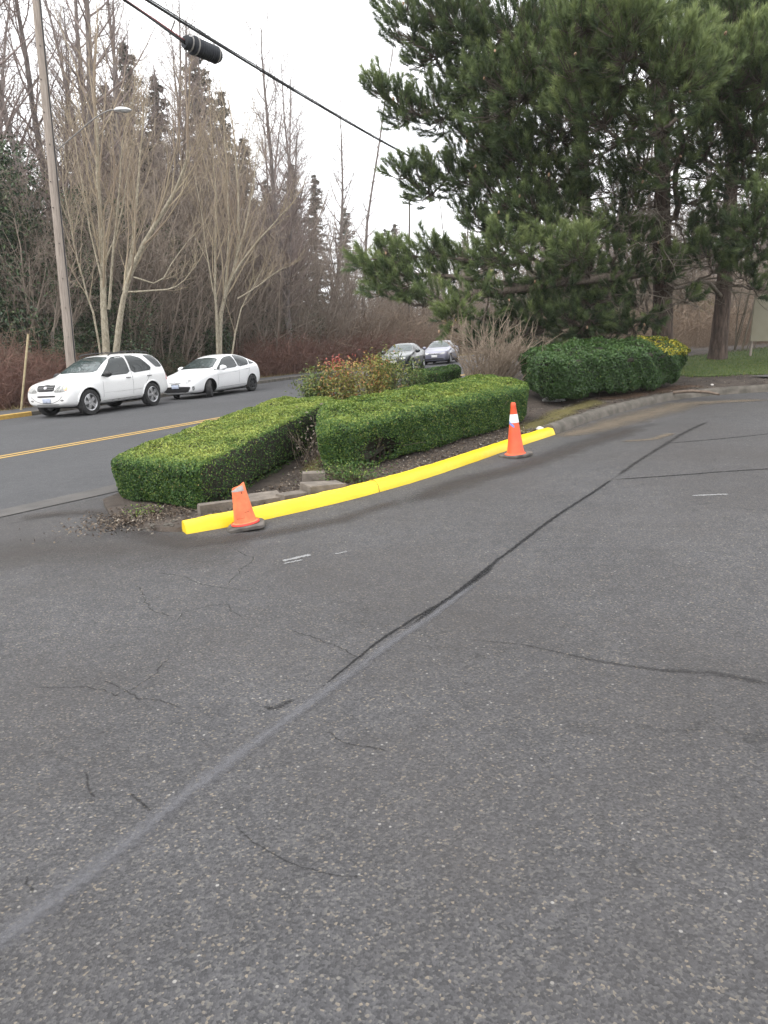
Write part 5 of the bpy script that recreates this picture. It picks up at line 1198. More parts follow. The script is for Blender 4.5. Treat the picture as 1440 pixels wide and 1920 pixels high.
# evergreen, ivy hung growth in the understorey
def ever_mesh(seed, n, h, w):
    rn = np.random.default_rng(seed); C = []; N = []
    for k in range(26):
        t = rn.uniform(0.05, 1); c = np.array([rn.normal(0, w * .42) * (1 - .5 * t), rn.normal(0, w * .42) * (1 - .5 * t), t * h * .88]); r = rn.uniform(.35, .8) * (1 - .35 * t) * w * .55
        m = n // 26; d = nrm(rn.normal(0, 1, (m, 3))); rr = r * rn.uniform(.45, 1.12, m) ** .5 * (1 + .2 * np.sin(d[:, :1] * 7 + k)[:, 0]); C.append(c + d * rr[:, None] * np.array([1, 1, 1.15])); N.append(d)
    C = np.concatenate(C); N = np.concatenate(N); k = C[:, 2] > -.1; C = C[k]; N = N[k]; v, f, r = leaves(C, N + np.array([[0, 0, .25]]), .10, .055, .9)
    T = Tubes(); 
    for k in range(9): a = rn.uniform(0, 6.28); q = rn.uniform(.1, .45) * w; T.add([(.1 * math.cos(a), .1 * math.sin(a), -.1), (q * .6 * math.cos(a), q * .6 * math.sin(a), h * .4), (q * math.cos(a), q * math.sin(a), h * .85)], [.06, .04, .015], 5)
    a = T.arrays(); return [np_mesh('trunk', a[0], a[1], a[2], smooth=True), np_mesh('crown', v, f, r)]
evers = [ever_mesh(401, 24000, 6, 2.6), ever_mesh(402, 21000, 6, 2.2), ever_mesh(403, 26000, 6, 3.2)]
def ever(px, y, top, k, wx=1.0, label='ivy covered evergreen growth in the dark understorey across the street', group='evergreen growth in the understorey'):
    g = gp(px, y); h = atd(px, top, y).z - g.z; s = h / 6; return put_tree('evergreen_bush', evers[k], (M_ALDER, M_EVER), g, (s * wx, s * wx, s), rt.uniform(0, 6.28), label, 'bush', group)
ever(8, 33, 215, 2, .75, 'tall broad ivy mass at the left edge of the woods', None)
for a in ((40, 35, 330, 0, 1.0), (-30, 36, 330, 2, 1.0), (75, 34, 470, 1, 1.2), (20, 31.5, 520, 0, 1.2), (100, 37, 400, 2, .9), (128, 34, 500, 1, 1.1), (150, 36, 340, 0, .9), (175, 35, 440, 2, 1.0), (205, 38, 330, 1, .9), (232, 37, 480, 0, 1.2), (262, 40, 350, 2, .9), (292, 39, 500, 1, 1.3), (318, 42, 380, 0, 1.0), (350, 41, 520, 2, 1.1), (378, 43, 430, 1, 1.0), (410, 42, 560, 0, 1.4), (438, 45, 470, 2, 1.0), (470, 45, 560, 1, 1.3), (500, 48, 520, 0, 1.2), (150, 32.5, 590, 1, 1.7), (110, 30.5, 600, 0, 1.7), (250, 36, 590, 2, 1.6), (330, 39, 600, 1, 1.7),
          (60, 40, 300, 1, 1), (540, 50, 560, 2, 1.2)): ever(*a)
for a in ((1010, 40, 470, 0, 1.2), (1080, 36, 520, 2, 1.2), (1165, 34, 540, 1, 1.3), (1120, 30, 590, 0, 1.6), (1050, 30, 600, 2, 1.5), (1000, 34, 560, 1, 1.5), (1100, 33, 500, 0, 1.2), (1140, 38, 470, 2, 1.1), (1190, 32, 580, 0, 1.5), (1060, 42, 440, 1, 1.2), (1200, 40, 500, 2, 1.1), (1275, 36, 540, 1, 1.3), (1400, 40, 520, 0, 1.3)): ever(*a, 'dark evergreen bush in the shade behind the pines', 'evergreen bushes behind the pines')
M_OLIVE = leafy('olive_leaf', [(0, (0.05, 0.06, 0.015)), (0.6, (0.12, 0.13, 0.03)), (1, (0.24, 0.22, 0.06))], 0.6)
o = ever_mesh(404, 5000, 6, 2.6); put_tree('olive_bush', o, (M_ALDER, M_OLIVE), gp(1305, 32), .42, 0, 'yellowish olive bush seen between the two pine trunks', 'bush')
M_FORS = leafy('yellow_blossom', [(0, (0.40, 0.26, 0.03)), (0.7, (0.62, 0.45, 0.07)), (1, (0.75, 0.62, 0.2))], 0.6)
o = ever_mesh(405, 3600, 6, 2.6); put_tree('yellow_bush', o, (M_ALDER, M_FORS), gp(838, 66) + Vector((0, 0, .6)), .55, 0, 'bright yellow bush behind the pale violet car', 'bush')

# thickets and brush
thicks = [tree_mesh(500 + i, 7, .07, THICK, 5, .35) for i in range(3)]
TL = 'grey brown leafless thicket tree in the tangle across the street'
def thick(px, y, top, k, label=TL, group='leafless thicket trees'):
    g = gp(px, y); h = max(1.5, atd(px, top, y).z - g.z); return put_tree('thicket_tree', thicks[k], (M_THICK, M_THICK), g, h / 7.6, rt.uniform(0, 6.28), label, 'tree', group)
for px, y, top in ((500, 46, 400), (528, 48, 330), (552, 46, 430), (575, 50, 350), (600, 50, 420), (625, 54, 370), (648, 52, 440), (670, 58, 395), (694, 57, 450), (718, 62, 410), (742, 62, 450), (765, 66, 420), (790, 66, 455), (815, 70, 420), (842, 70, 450), (870, 72, 430), (900, 68, 455), (930, 72, 430), (960, 66, 450),
                   (575, 46, 540), (612, 48, 560), (650, 50, 570), (690, 54, 560), (725, 58, 560), (760, 62, 570), (800, 66, 560), (465, 47, 350), (430, 50, 330), (395, 52, 300), (355, 54, 320), (318, 54, 340), (270, 56, 330), (240, 40, 420), (300, 44, 440), (360, 47, 430), (170, 44, 330), (100, 46, 330), (60, 44, 300), (20, 44, 350), (425, 47, 480), (-40, 42, 380), (480, 52, 300), (640, 70, 390), (700, 76, 420), (540, 60, 300)):
    thick(px, y, top, rt.randrange(3))
# grey stems in front of the ivy
for px, y, top in ((30, 30.5, 420), (70, 31.5, 380), (105, 32, 330), (140, 33.5, 420), (165, 34, 300), (225, 34.5, 380), (255, 35, 300), (285, 36, 420), (312, 36.5, 330), (345, 37.5, 420), (372, 38.5, 330), (400, 40, 450), (432, 41, 380), (460, 41.5, 430), (490, 42.5, 470), (240, 36, 250), (330, 39, 230), (120, 34, 230), (190, 37, 260), (50, 33, 300), (520, 43.5, 420), (380, 41, 260), (440, 44, 260), (290, 40, 200)):
    thick(px, y, top, rt.randrange(3))
for px, y, top in ((990, 46, 420), (1020, 38, 500), (1050, 46, 430), (1090, 40, 470), (1120, 48, 400), (1150, 38, 480), (1180, 44, 420), (1215, 36, 520), (1260, 40, 440), (1290, 34, 520), (1320, 42, 430), (1350, 34, 540), (1385, 38, 450), (1410, 32, 540), (1440, 40, 430), (1475, 34, 520), (1340, 29, 590), (1395, 28, 590), (1290, 30, 600), (1185, 30, 600), (1520, 34, 480)):
    thick(px, y, top, rt.randrange(3), 'leafless thicket tree in the brown tangle behind the pines', 'thicket trees behind the pines')
for px in range(985, 1500, 24):
    for y, top in ((34, 470), (44, 400), (54, 350)): thick(px + rt.uniform(-10, 10), y + rt.uniform(-2.5, 2.5), top + rt.uniform(-40, 40), rt.randrange(3), 'leafless thicket tree in the brown tangle behind the pines', 'thicket trees behind the pines')
for px, y, top in ((215, 45, 230), (250, 47, 180), (285, 48, 150), (310, 46, 220), (335, 50, 170), (365, 48, 190), (390, 52, 150), (420, 50, 200), (445, 53, 170), (470, 50, 240), (500, 54, 230), (525, 56, 260), (190, 48, 200), (150, 48, 230), (340, 44, 280), (275, 44, 280)):
    thick(px, y, top, rt.randrange(3))
def brush_mesh(seed, n, h, spread):
    rn = random.Random(seed); T = Tubes()
    for _ in range(n):
        a = rn.uniform(0, 6.28); k = spread * math.sqrt(rn.random()); p = Vector((rn.gauss(0, .5), rn.gauss(0, .5), -.05)); d = Vector((k * math.cos(a), k * math.sin(a), 1)).normalized(); L = h * rn.uniform(.45, 1.1); pts = [p]
        for s in range(4): d = (d + Vector((rn.gauss(0, .16), rn.gauss(0, .16), rn.gauss(-.03, .1)))).normalized(); pts.append(pts[-1] + d * L / 4)
        T.add(pts, [.011, .009, .007, .005, .003], 3)
        for _k in range(7): i = rn.randint(1, 3); q = pts[i].lerp(pts[i + 1], rn.random()); e = Vector((rn.gauss(0, .7), rn.gauss(0, .7), rn.gauss(.3, .5))).normalized() * L * rn.uniform(.12, .38); T.add([q, q + e * .55, q + e + Vector((0, 0, rn.gauss(0, .06)))], [.006, .004, .0025], 3)
    a = T.arrays(); return np_mesh('stems', a[0], a[1], a[2], smooth=True)
br = [[brush_mesh(600 + i, 190, 1.9, .75)] for i in range(3)]; bb = [[brush_mesh(610 + i, 170, 2.0, .8)] for i in range(3)]
def brush(px, y, h, red, label=None, group=None):
    me = (br if red else bb)[rt.randrange(3)]; s = h / 1.9
    label = label or ('reddish brown leafless brush along the far verge' if red else 'dull brown leafless brush across the street'); group = group or ('reddish brush along the far verge' if red else 'brown brush across the street')
    return put_tree('brush', me, (M_RED if red else M_BRN,), gp(px, y), (s * rt.uniform(1, 1.3), s * rt.uniform(1, 1.3), s), rt.uniform(0, 6.28), label, 'bush', group, names=('stems',))
for px, y, h, red in ((-20, 27.5, 2.6, 0), (8, 26.8, 2.3, 1), (30, 28.2, 2.9, 1), (55, 27.8, 2.3, 1), (80, 28.5, 2.2, 1), (105, 29.5, 2.0, 1), (5, 30, 3.4, 0), (45, 31, 3.2, 0), (85, 31, 2.4, 0), (125, 30.5, 1.7, 0), (150, 32, 1.6, 1), (-50, 29, 3, 1), (-10, 25.8, 1.6, 1), (30, 26.5, 1.5, 1), (70, 27, 1.3, 1),
                      (225, 33.5, 1.6, 0), (260, 35, 1.8, 0), (290, 36, 1.7, 0), (320, 37, 1.9, 0), (350, 38, 1.8, 1), (380, 39, 1.6, 1), (400, 41, 2.2, 0), (435, 41, 1.9, 1), (455, 42, 2.3, 1), (480, 41.5, 2.2, 1), (500, 42.5, 2.6, 1), (520, 43, 2.4, 1), (540, 44, 2.6, 1), (560, 44.5, 2.0, 1), (580, 46, 2.3, 1), (602, 46.5, 2.2, 1), (625, 48, 2.4, 1), (648, 49.5, 2.3, 1), (672, 51, 2.5, 1), (695, 53, 2.6, 1), (718, 55, 2.6, 1), (742, 58, 3.0, 0), (768, 60, 3.2, 0), (795, 63, 3.2, 0), (822, 66, 3.2, 0), (850, 70, 3.4, 0), (880, 72, 3.4, 0), (910, 74, 3.6, 0), (940, 74, 3.6, 0), (600, 52, 4.2, 0), (640, 54, 4.4, 0), (680, 57, 4.6, 0), (720, 61, 5, 0), (560, 50, 4.2, 0), (520, 48, 4, 0)):
    brush(px, y, h, red)
for px, y, h in ((985, 34, 2.4), (1020, 31, 2.2), (1060, 33, 2.4), (1100, 30, 2.2), (1140, 31, 2.3), (1175, 29, 2.0), (1205, 31, 2.6), (1280, 29, 2.0), (1300, 27.5, 1.5), (1325, 31, 2.6), (1370, 30, 2.4), (1385, 27, 2.0), (1415, 29, 2.4), (1445, 27, 2.2), (1480, 29, 2.4), (1350, 27.5, 1.6), (1250, 31, 2.6), (1270, 34, 3.2), (1340, 35, 3.4), (1420, 34, 3.4), (1262, 25.5, .8), (1290, 24.5, .9), (1312, 25.5, 1.0), (1330, 24, .7), (1365, 24.5, .8), (1388, 25.2, 1.0), (1408, 24.2, .8), (1430, 25, 1.0), (1455, 24.5, .9), (1340, 26, 1.1), (1300, 26.5, 1.2), (1420, 26.5, 1.2), (1375, 26, 1.2), (1235, 26, 1.1)):
    brush(px, y, h, False, 'brown leafless brush on the rise behind the pines and lawn', 'brown brush behind the pines')
# close the far end of the street
for k, px in enumerate(range(690, 1000, 17)):
    brush(px, 76 + (k % 3) * 4, 4.2 + (k % 4) * .5, False); thick(px + 8, 84 + (k % 2) * 5, 520 - (k % 3) * 30, k % 3)
# the woods continue past the left edge of the frame
for k in range(16):
    q = fk(-4 - k * 2.6, rt.uniform(4.5, 9)); h = rt.uniform(5, 9)
    put_tree('thicket_tree', thicks[k % 3], (M_THICK, M_THICK), (q.x, q.y, gz(q.x, q.y)), h / 7.6, rt.uniform(0, 6.28), TL, 'tree', 'leafless thicket trees')
for k in range(12):
    q = fk(-3 - k * 3.4, rt.uniform(8, 20)); put_tree('alder_tree', alders[k % 4], (M_ALDER, M_ATWIG), (q.x, q.y, gz(q.x, q.y)), rt.uniform(.95, 1.3), rt.uniform(0, 6.28), AL, 'tree', 'bare alders in the woods')
for k in range(12):
    q = fk(-3 - k * 3.2, rt.uniform(9, 14)); s_ = rt.uniform(.7, 1.3); put_tree('evergreen_bush', evers[k % 3], (M_ALDER, M_EVER), (q.x, q.y, gz(q.x, q.y)), s_, rt.uniform(0, 6.28), 'ivy covered evergreen growth in the dark understorey across the street', 'bush', 'evergreen growth in the understorey')
for k in range(18):
    q = fk(-1 - k * 2.1, rt.uniform(3.6, 5.5)); s_ = rt.uniform(.9, 1.5); put_tree('brush', br[k % 3], (M_RED,), (q.x, q.y, gz(q.x, q.y)), s_, rt.uniform(0, 6.28), 'reddish brown leafless brush along the far verge', 'bush', 'reddish brush along the far verge', names=('stems',))
# roadside scruff: dry grass on the verge
N = 16000; s = rng.uniform(-30, 50, N); o = rng.uniform(1.95, 3.7, N); P = np.array([tuple(fk(a, b)) for a, b in zip(s, o)])
p0 = np.stack([P[:, 0], P[:, 1], np.array([gz(a, b) for a, b in P]) + .12], 1); up = nrm(np.array([[0, 0, 1.0]]) + rng.normal(0, .6, (N, 3))); sd = nrm(rng.normal(0, 1, (N, 3)) * np.array([[1, 1, .05]])); hh = rng.uniform(.05, .2, N)[:, None]
v = np.stack([p0 - sd * .012, p0 + sd * .012, p0 + up * hh], 1).reshape(-1, 3)
tag(link('dry_grass', np_mesh('dry_grass', v, np.arange(3 * N).reshape(-1, 3), np.repeat(rng.random(N), 3)), leafy('dry_grass', [(0, (0.10, 0.085, 0.03)), (.5, (0.22, 0.17, 0.08)), (1, (0.36, 0.29, 0.15))], .8)), kind='stuff')
# a pale house far behind the trees
h = gp(292, 66); hs = empty('house', h, 'pale house barely glimpsed through the trees between the two maples', 'house'); zz = atd(292, 600, 66).z - h.z
bm = bmesh.new(); add_box(bm, Vector((0, 0, zz / 2 + .6)), (7, 6, zz + 1.4)); bm_obj('wall', bm, simple('pale_siding', (.62, .62, .62), (.72, .72, .72), 1, .8), hs)
bm = bmesh.new(); a = [bm.verts.new(q) for q in ((-4, -3.4, zz + 1.3), (4, -3.4, zz + 1.3), (4, 3.4, zz + 1.3), (-4, 3.4, zz + 1.3), (-4, 0, zz + 3.2), (4, 0, zz + 3.2))]
for q in ((0, 1, 5, 4), (2, 3, 4, 5), (0, 4, 3), (1, 2, 5), (0, 3, 2, 1)): bm.faces.new([a[i] for i in q])
bm_obj('roof', bm, simple('grey_roof', (.12, .115, .11), rough=.9), hs)
for x in (-2, .4, 2.2):
    bm = bmesh.new(); add_box(bm, Vector((x, -3.02, zz * .8 + .4)), (.9, .06, 1.2)); bm_obj('window', bm, M_GLASS, hs)
# ================================================================== PINES
def tuft_template(seed, n=120):
    rn = np.random.default_rng(seed); s = rn.uniform(0, 1, n) ** .8; b = np.stack([np.zeros(n), np.zeros(n), s * .30], 1); a = rn.uniform(0, 6.28, n)
    open_ = rn.uniform(.35, 1.25, n) * (1.1 - .5 * s); d = nrm(np.stack([np.cos(a) * open_, np.sin(a) * open_, np.full(n, .8)], 1)); l = rn.uniform(.10, .17, n)[:, None]
    w = nrm(np.cross(d, rn.normal(0, 1, (n, 3)))) * .0052
    return np.stack([b - w, b + w, b + d * l], 1).reshape(-1, 3), np.repeat(s, 3)
TUFTS = [tuft_template(700 + i) for i in range(6)]
def frames(d):
    d = nrm(d); r = np.where(np.abs(d[:, 2:3]) > .9, np.array([[1.0, 0, 0]]), np.array([[0, 0, 1.0]])); u = nrm(np.cross(r, d)); v = np.cross(d, u); return np.stack([u, v, d], 2)
def curve(a, b, sag, n=7, wob=.05):
    pts = []
    for i in range(n + 1):
        t = i / n; q = a.lerp(b, t); q = q + Vector((0, 0, sag * math.sin(math.pi * t))); 
        if 0 < i < n: q += Vector((rp.gauss(0, wob), rp.gauss(0, wob), rp.gauss(0, wob)))
        pts.append(q)
    return pts
rp = random.Random(9)
def pine(label, trunk, clusters, dead, r0=.36, tone=0.0, seed=0, extra=()):
    "trunk: (px,py,depth) list from the foot up; clusters: (px,py,depth,radius[,tone])"
    rn = np.random.default_rng(900 + seed); foot = atd(*trunk[0]); foot.z = iz(foot.x, foot.y) - .1
    P = [foot] + [atd(*t) for t in trunk[1:]]; root = empty('pine_tree', foot, label, 'tree')
    P = [Vector(q) for q in resample(smooth_poly([tuple(q) for q in P], 1, False), .35)]; n = len(P); tops = P[-1].z
    rad = [max(.07, r0 * (1 - .75 * (i / (n - 1)))) * (1 + .22 * math.exp(-i * .9)) * rp.uniform(.97, 1.04) for i in range(n)]
    T = Tubes(); T.add([q - foot for q in P], rad, 18); T.build('trunk', M_PBARK, root)
    zs = [q.z for q in P]
    def ontrunk(z): z = min(max(z, zs[1]), zs[-1]); i = max(0, min(n - 2, int(np.searchsorted(zs, z)) - 1)); f = (z - zs[i]) / max(1e-6, zs[i + 1] - zs[i]); return P[i].lerp(P[i + 1], min(1, max(0, f)))
    LT = Tubes(); V = []; RN = []
    # limb network: every tuft cloud hangs on the nearest limb, cloud or trunk that lies closer in
    Q = [atd(*c[:3]) for c in clusters]; order = sorted(range(len(Q)), key=lambda k: (Q[k] - ontrunk(Q[k].z)).length); nodes = []
    for px_, pl in extra:
        E = [Vector(x) for x in resample([tuple(atd(*t)) for t in pl], .5)]
        for a, e in enumerate(E[1:]): nodes.append([e, -2, (e - ontrunk(e.z)).length, 0, None])
    for k in order:
        q = Q[k]; hd = (q - ontrunk(q.z)).length; best = None
        for z in np.linspace(q.z - .8 - .35 * hd, q.z + .1 * hd, 6):
            tp = ontrunk(z); c = (q - tp).length * 1.0 + .55 + .5 * rp.random()
            if best is None or c < best[0]: best = (c, tp, -1)
        for ni, nn in enumerate(nodes):
            if nn[2] < hd * .96 + .05:
                c = (q - nn[0]).length * 1.15 + .12 * nn[2]
                if c < best[0]: best = (c, nn[0], ni)
        a = best[1]; R_ = clusters[k][3]; inner = q + (a - q).normalized() * min(R_ * .55, (q - a).length * .5) - Vector((0, 0, R_ * .12))
        nodes.append([inner, best[2], hd, 1, a]); clusters[k] = tuple(clusters[k]) + (inner,) if False else clusters[k]; nodes[-1].append(k)
    for nn in reversed(nodes):
        if nn[4] is not None and nn[1] >= 0: nodes[nn[1]][3] += nn[3]
    for nn in nodes:
        if nn[4] is None: continue
        k = nn[5]; inner, a = nn[0], nn[4]; q = Q[k]; R_ = clusters[k][3]; tn = tone + (clusters[k][4] if len(clusters[k]) > 4 else 0); L = (inner - a).length; rr0 = .011 + .011 * math.sqrt(nn[3]); par = nodes[nn[1]] if nn[1] >= 0 else None
        if L > .15: LT.add(curve(a - foot, inner - foot, -.05 * L, 6, .02 + .02 * L), [rr0 * (1.15 - .45 * i / 6) for i in range(7)], 6)
        m = int(50 * (R_ / .75) ** 1.7) + 8; d = nrm(rn.normal(0, 1, (m, 3)) + np.array([[0, 0, .25]])); od = np.array(tuple((q - a).normalized()))
        rr = R_ * rn.uniform(.25, 1.0, m) ** .6; pos = np.array(tuple(q)) + d * rr[:, None] * np.array([1.05, 1.05, .72]); org = np.array(tuple(inner))
        dr = nrm(pos - org + rn.normal(0, .12, (m, 3))) * .7 + np.array([[0, 0, .62]]) + od * .22; M = frames(dr); sc = rn.uniform(.8, 1.35, m); off = np.array(tuple(foot))
        for t_ in range(m):
            t, s = TUFTS[rn.integers(6)]; V.append((t * sc[t_]) @ M[t_].T + (pos[t_] - off))
            hgt = (pos[t_, 2] - q.z) / (R_ * .72); RN.append(np.clip(.32 + tn + .16 * hgt + .34 * (s - .5) + rn.normal(0, .10) + rn.normal(0, .07, len(s)), 0, 1))  # needles paler towards each cloud's top, skylight painted into their colour
            st = inner - foot; e = Vector(pos[t_]) - foot; LT.add([st.lerp(e, .15), st.lerp(e, .6) - Vector((0, 0, .05)), e, e + Vector(nrm(dr[t_])) * .26 * sc[t_]], [.010, .008, .006, .004], 3)
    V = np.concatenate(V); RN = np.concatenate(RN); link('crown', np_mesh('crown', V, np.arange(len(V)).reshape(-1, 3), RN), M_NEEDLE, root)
    for r, pl in extra:
        pts = [atd(*t) - foot for t in pl]; pts = [Vector(x) for x in smooth_poly([tuple(x) for x in pts], 1, False)]; LT.add(pts, [r * (1 - .6 * i / (len(pts) - 1)) for i in range(len(pts))], 8)
    LT.build('limbs', M_PLIMB, root)
    DT = Tubes()
    for _ in range(dead[0]):
        z = atd(trunk[0][0], rp.uniform(dead[1], dead[2]), trunk[0][2]).z; a = ontrunk(z); an = rp.uniform(0, 6.28); L = rp.uniform(.8, 2.8); d = Vector((math.cos(an), math.sin(an), rp.uniform(-.25, .35))).normalized(); pts = [a - foot]
        for i in range(6): d = (d + Vector((rp.gauss(0, .16), rp.gauss(0, .16), rp.gauss(-.05, .14)))).normalized(); pts.append(pts[-1] + d * L / 6)
        DT.add(pts, [.026 * (1 - .14 * i) for i in range(7)], 5)
        for _k in range(10):
            i = rp.randint(1, 5); e = (d + Vector((rp.gauss(0, .8), rp.gauss(0, .8), rp.gauss(-.1, .6)))).normalized(); l = rp.uniform(.3, 1.0); q = [pts[i]]
            for s in range(3): e = (e + Vector((rp.gauss(0, .25), rp.gauss(0, .25), rp.gauss(0, .25)))).normalized(); q.append(q[-1] + e * l / 3)
            DT.add(q, [.010, .008, .006, .003], 3)
            for _m in range(3): w = Vector((rp.gauss(0, 1), rp.gauss(0, 1), rp.gauss(0, 1))).normalized() * rp.uniform(.1, .35); b = q[rp.randint(1, 3)]; DT.add([b, b + w * .5, b + w + Vector((0, 0, .03))], [.006, .004, .003], 3)
    if dead[0]: DT.build('dead_branches', M_DEAD, root)
    # cones
    CB = []
    for c in clusters[:: 3]:
        q = atd(c[0], c[1], c[2]); q = q + Vector((rp.gauss(0, c[3] * .5), -c[3] * rp.uniform(.5, .9), rp.gauss(0, c[3] * .4))) - foot; bm = bmesh.new(); add_lathe(bm, [(0, -.045), (.022, -.035), (.028, -.005), (.02, .03), (0, .05)], Matrix.Translation(q) @ Matrix.Rotation(rp.uniform(0, 3), 4, 'X'), 8, False); bm_obj('pine_cone', bm, M_CONEB, root, smooth=True)
    return root
M_CONEB = simple('pine_cone_brown', (0.24, 0.15, 0.09), (0.36, 0.25, 0.16), 60, .8)
def scat(n, x0, x1, y0, y1, d0, d1, r0, r1, tn=0.0): return [(rp.uniform(x0, x1), rp.uniform(y0, y1), rp.uniform(d0, d1), rp.uniform(r0, r1), tn + rp.gauss(0, .03)) for _ in range(n)]

# dark pine at the left of the group, its boughs against the sky
A = [(742, 10, 19.5, .55), (800, 22, 20, .7), (756, 60, 19.3, .5), (865, 40, 20, .75), (930, 30, 19, .8), (830, 85, 20, .65), (800, 110, 19.6, .45), (900, 100, 19.5, .75), (960, 95, 19, .8), (850, 130, 20, .6), (785, 128, 20, .32),
     (712, 168, 19.0, .34, .06), (738, 178, 19.0, .36, .04), (762, 205, 19.2, .48), (752, 228, 19.2, .34), (800, 190, 19.6, .55), (815, 232, 19.6, .5), (852, 205, 20, .65), (860, 170, 20, .6), (900, 170, 19.4, .7), (880, 235, 19.5, .5), (945, 160, 18.6, .75, .05), (930, 225, 18.8, .7),
     (985, 40, 18.5, .8), (1000, 130, 18.3, .8, .05), (985, 205, 18.4, .75), (1040, 70, 18.6, .8), (1045, 170, 18.2, .8), (1030, 250, 18.6, .7), (1090, 120, 18.6, .8), (1090, 230, 18.8, .7),
     (752, 325, 19.4, .36), (785, 335, 19.6, .42), (820, 322, 19.8, .45), (800, 372, 19.8, .4), (845, 350, 20, .55), (870, 305, 20, .5), (890, 345, 20, .6), (880, 395, 20, .45), (925, 300, 19.6, .65), (940, 365, 19.6, .65), (975, 310, 19.2, .65), (985, 380, 19, .6), (900, 425, 20, .42), (935, 425, 20, .5), (1020, 340, 19, .6), (960, 440, 19.6, .42), (990, 440, 19.5, .4), (1060, 320, 19.5, .55)]
A += [(870, 60, 19.2, .6), (905, 140, 18.8, .6, .03), (840, 20, 19.4, .6), (960, 270, 18.8, .55), (1000, 290, 18.8, .55), (905, 265, 19.2, .5), (1000, 400, 19.2, .5, -.03), (1045, 390, 19.2, .5, -.03), (955, 400, 19.4, .45), (1080, 370, 19.4, .45, -.04), (1020, 450, 19.6, .4, -.05)]
A += scat(11, 740, 1200, -330, -40, 18.5, 22.5, .7, 1.0) + scat(16, 930, 1150, 20, 380, 21, 23.5, .6, .9, -.06)
pine('dark pine at the left of the group, ragged boughs against the sky', [(1098, 640, 20.3), (1100, 480, 20.3), (1094, 330, 20.3), (1090, 180, 20.3), (1080, 0, 20.3), (1070, -260, 20.3), (1065, -420, 20.3)], A, (40, 230, 600), .21, .03, 1)
# big middle pine with the long low bough
B = [(1075, 40, 16.5, .6, .05), (1110, 20, 16, .65, .08), (1150, 55, 16, .7, .10), (1190, 25, 16.2, .7, .06), (1215, 75, 16.4, .6, .05), (1100, 95, 16.5, .6, .05), (1155, 110, 16.4, .6, .03), (1065, 120, 17, .55, .04), (1260, 110, 15.8, .55, .10), (1290, 90, 15.8, .5, .10), (1300, 140, 15.8, .6, .07), (1240, 160, 16.2, .5, .02), (1270, 190, 16.2, .5),
     (1090, 185, 17.2, .55, .04), (1120, 215, 17.2, .55), (1150, 175, 17, .5), (1180, 215, 17.6, .5), (1140, 265, 17.8, .5, -.03), (1110, 300, 18, .45, -.04), (1200, 150, 17, .5), (1065, 210, 17.5, .5, .04), (1190, 300, 18.5, .45, -.05), (1225, 250, 17.5, .4, -.04)]
low = [(680, 490, 18.2, .26, .08), (700, 512, 18.2, .34, .08), (722, 470, 18.2, .22, .06), (725, 525, 18.2, .38, .05), (745, 500, 18.3, .38, .05), (715, 550, 18.1, .32, .04), (755, 545, 18.2, .36), (768, 480, 18.4, .28, .05), (802, 468, 18.4, .28), (826, 478, 18.6, .30), (790, 515, 18.4, .38), (835, 520, 18.6, .36, .02), (820, 560, 18.0, .38, .10), (855, 585, 17.8, .40, .10), (838, 605, 17.8, .32, .08), (880, 550, 18.2, .42, .04), (870, 480, 18.6, .36, .03), (905, 500, 18.6, .45), (905, 600, 18.4, .34),
       (940, 450, 18.2, .38, .12), (930, 490, 18.4, .45, .04), (960, 500, 18.6, .45, .02), (990, 470, 18.2, .42, .12), (1000, 520, 18.4, .45, .02), (1040, 460, 18.2, .40, .10), (1060, 485, 18, .42, .12), (1085, 465, 18, .38, .10), (1060, 530, 18.6, .42, -.02), (1100, 500, 18.4, .42, .05), (940, 550, 18.6, .5, -.04), (990, 570, 18.8, .5, -.06), (1040, 580, 19, .45, -.08), (960, 600, 19, .42, -.06), (780, 570, 18.4, .26, -.04), (1110, 440, 18.6, .32, .06), (1150, 480, 19, .35), (1090, 570, 19.4, .5, -.10), (1130, 540, 19.4, .45, -.08), (1150, 600, 20, .5, -.12), (1190, 560, 20, .4, -.1), (1010, 620, 19.2, .45, -.12), (1070, 625, 19.6, .5, -.12), (1120, 640, 20, .5, -.12), (1185, 440, 19.6, .4, -.06), (1140, 420, 19.4, .4, -.02), (1080, 420, 19.2, .4, .0), (1020, 430, 19, .4, .03), (900, 640, 19.4, .3, -.1), (950, 640, 19.4, .35, -.1)]
B += [(1290, 560, 19.6, .22, .03), (1265, 300, 18.6, .35, -.02), (1290, 250, 18, .4), (1300, 380, 19, .35, -.03), (1195, 350, 19, .4, -.06), (1170, 390, 19.4, .4, -.06), (1130, 350, 19.2, .45, -.05), (1240, 350, 18.6, .3, -.04)]
B += low + scat(8, 1080, 1400, -300, -60, 18.5, 22, .7, 1.0) + scat(10, 1120, 1360, 40, 240, 21, 24, .6, .9, -.06) + [(1262, 495, 19.2, .3, .02), (1250, 520, 19.4, .28)]
B = [(c[0], c[1], c[2], c[3], (c[4] if len(c) > 4 else 0) + (.10 if c[1] < 330 and c[2] < 18 else .04)) for c in B]  # front upper clouds coloured paler, standing in for light falling on them
B += [(1160, 520, 19.4, .42, -.04), (1195, 500, 19.6, .38, -.04), (1215, 600, 19.8, .34, -.06), (1175, 625, 19.9, .42, -.06), (1140, 575, 19.2, .45, -.04), (1205, 455, 19.6, .38, -.03), (1060, 600, 18.9, .45, -.02), (1010, 600, 18.7, .42, .0), (1100, 610, 19, .45, -.02), (1290, 470, 19.4, .34, -.02), (1310, 430, 19.4, .34, -.02)]
B += scat(9, 1050, 1200, -50, 40, 18.5, 21, .6, .8, -.04) + scat(8, 1270, 1420, -40, 70, 19, 21.5, .6, .8, -.06)
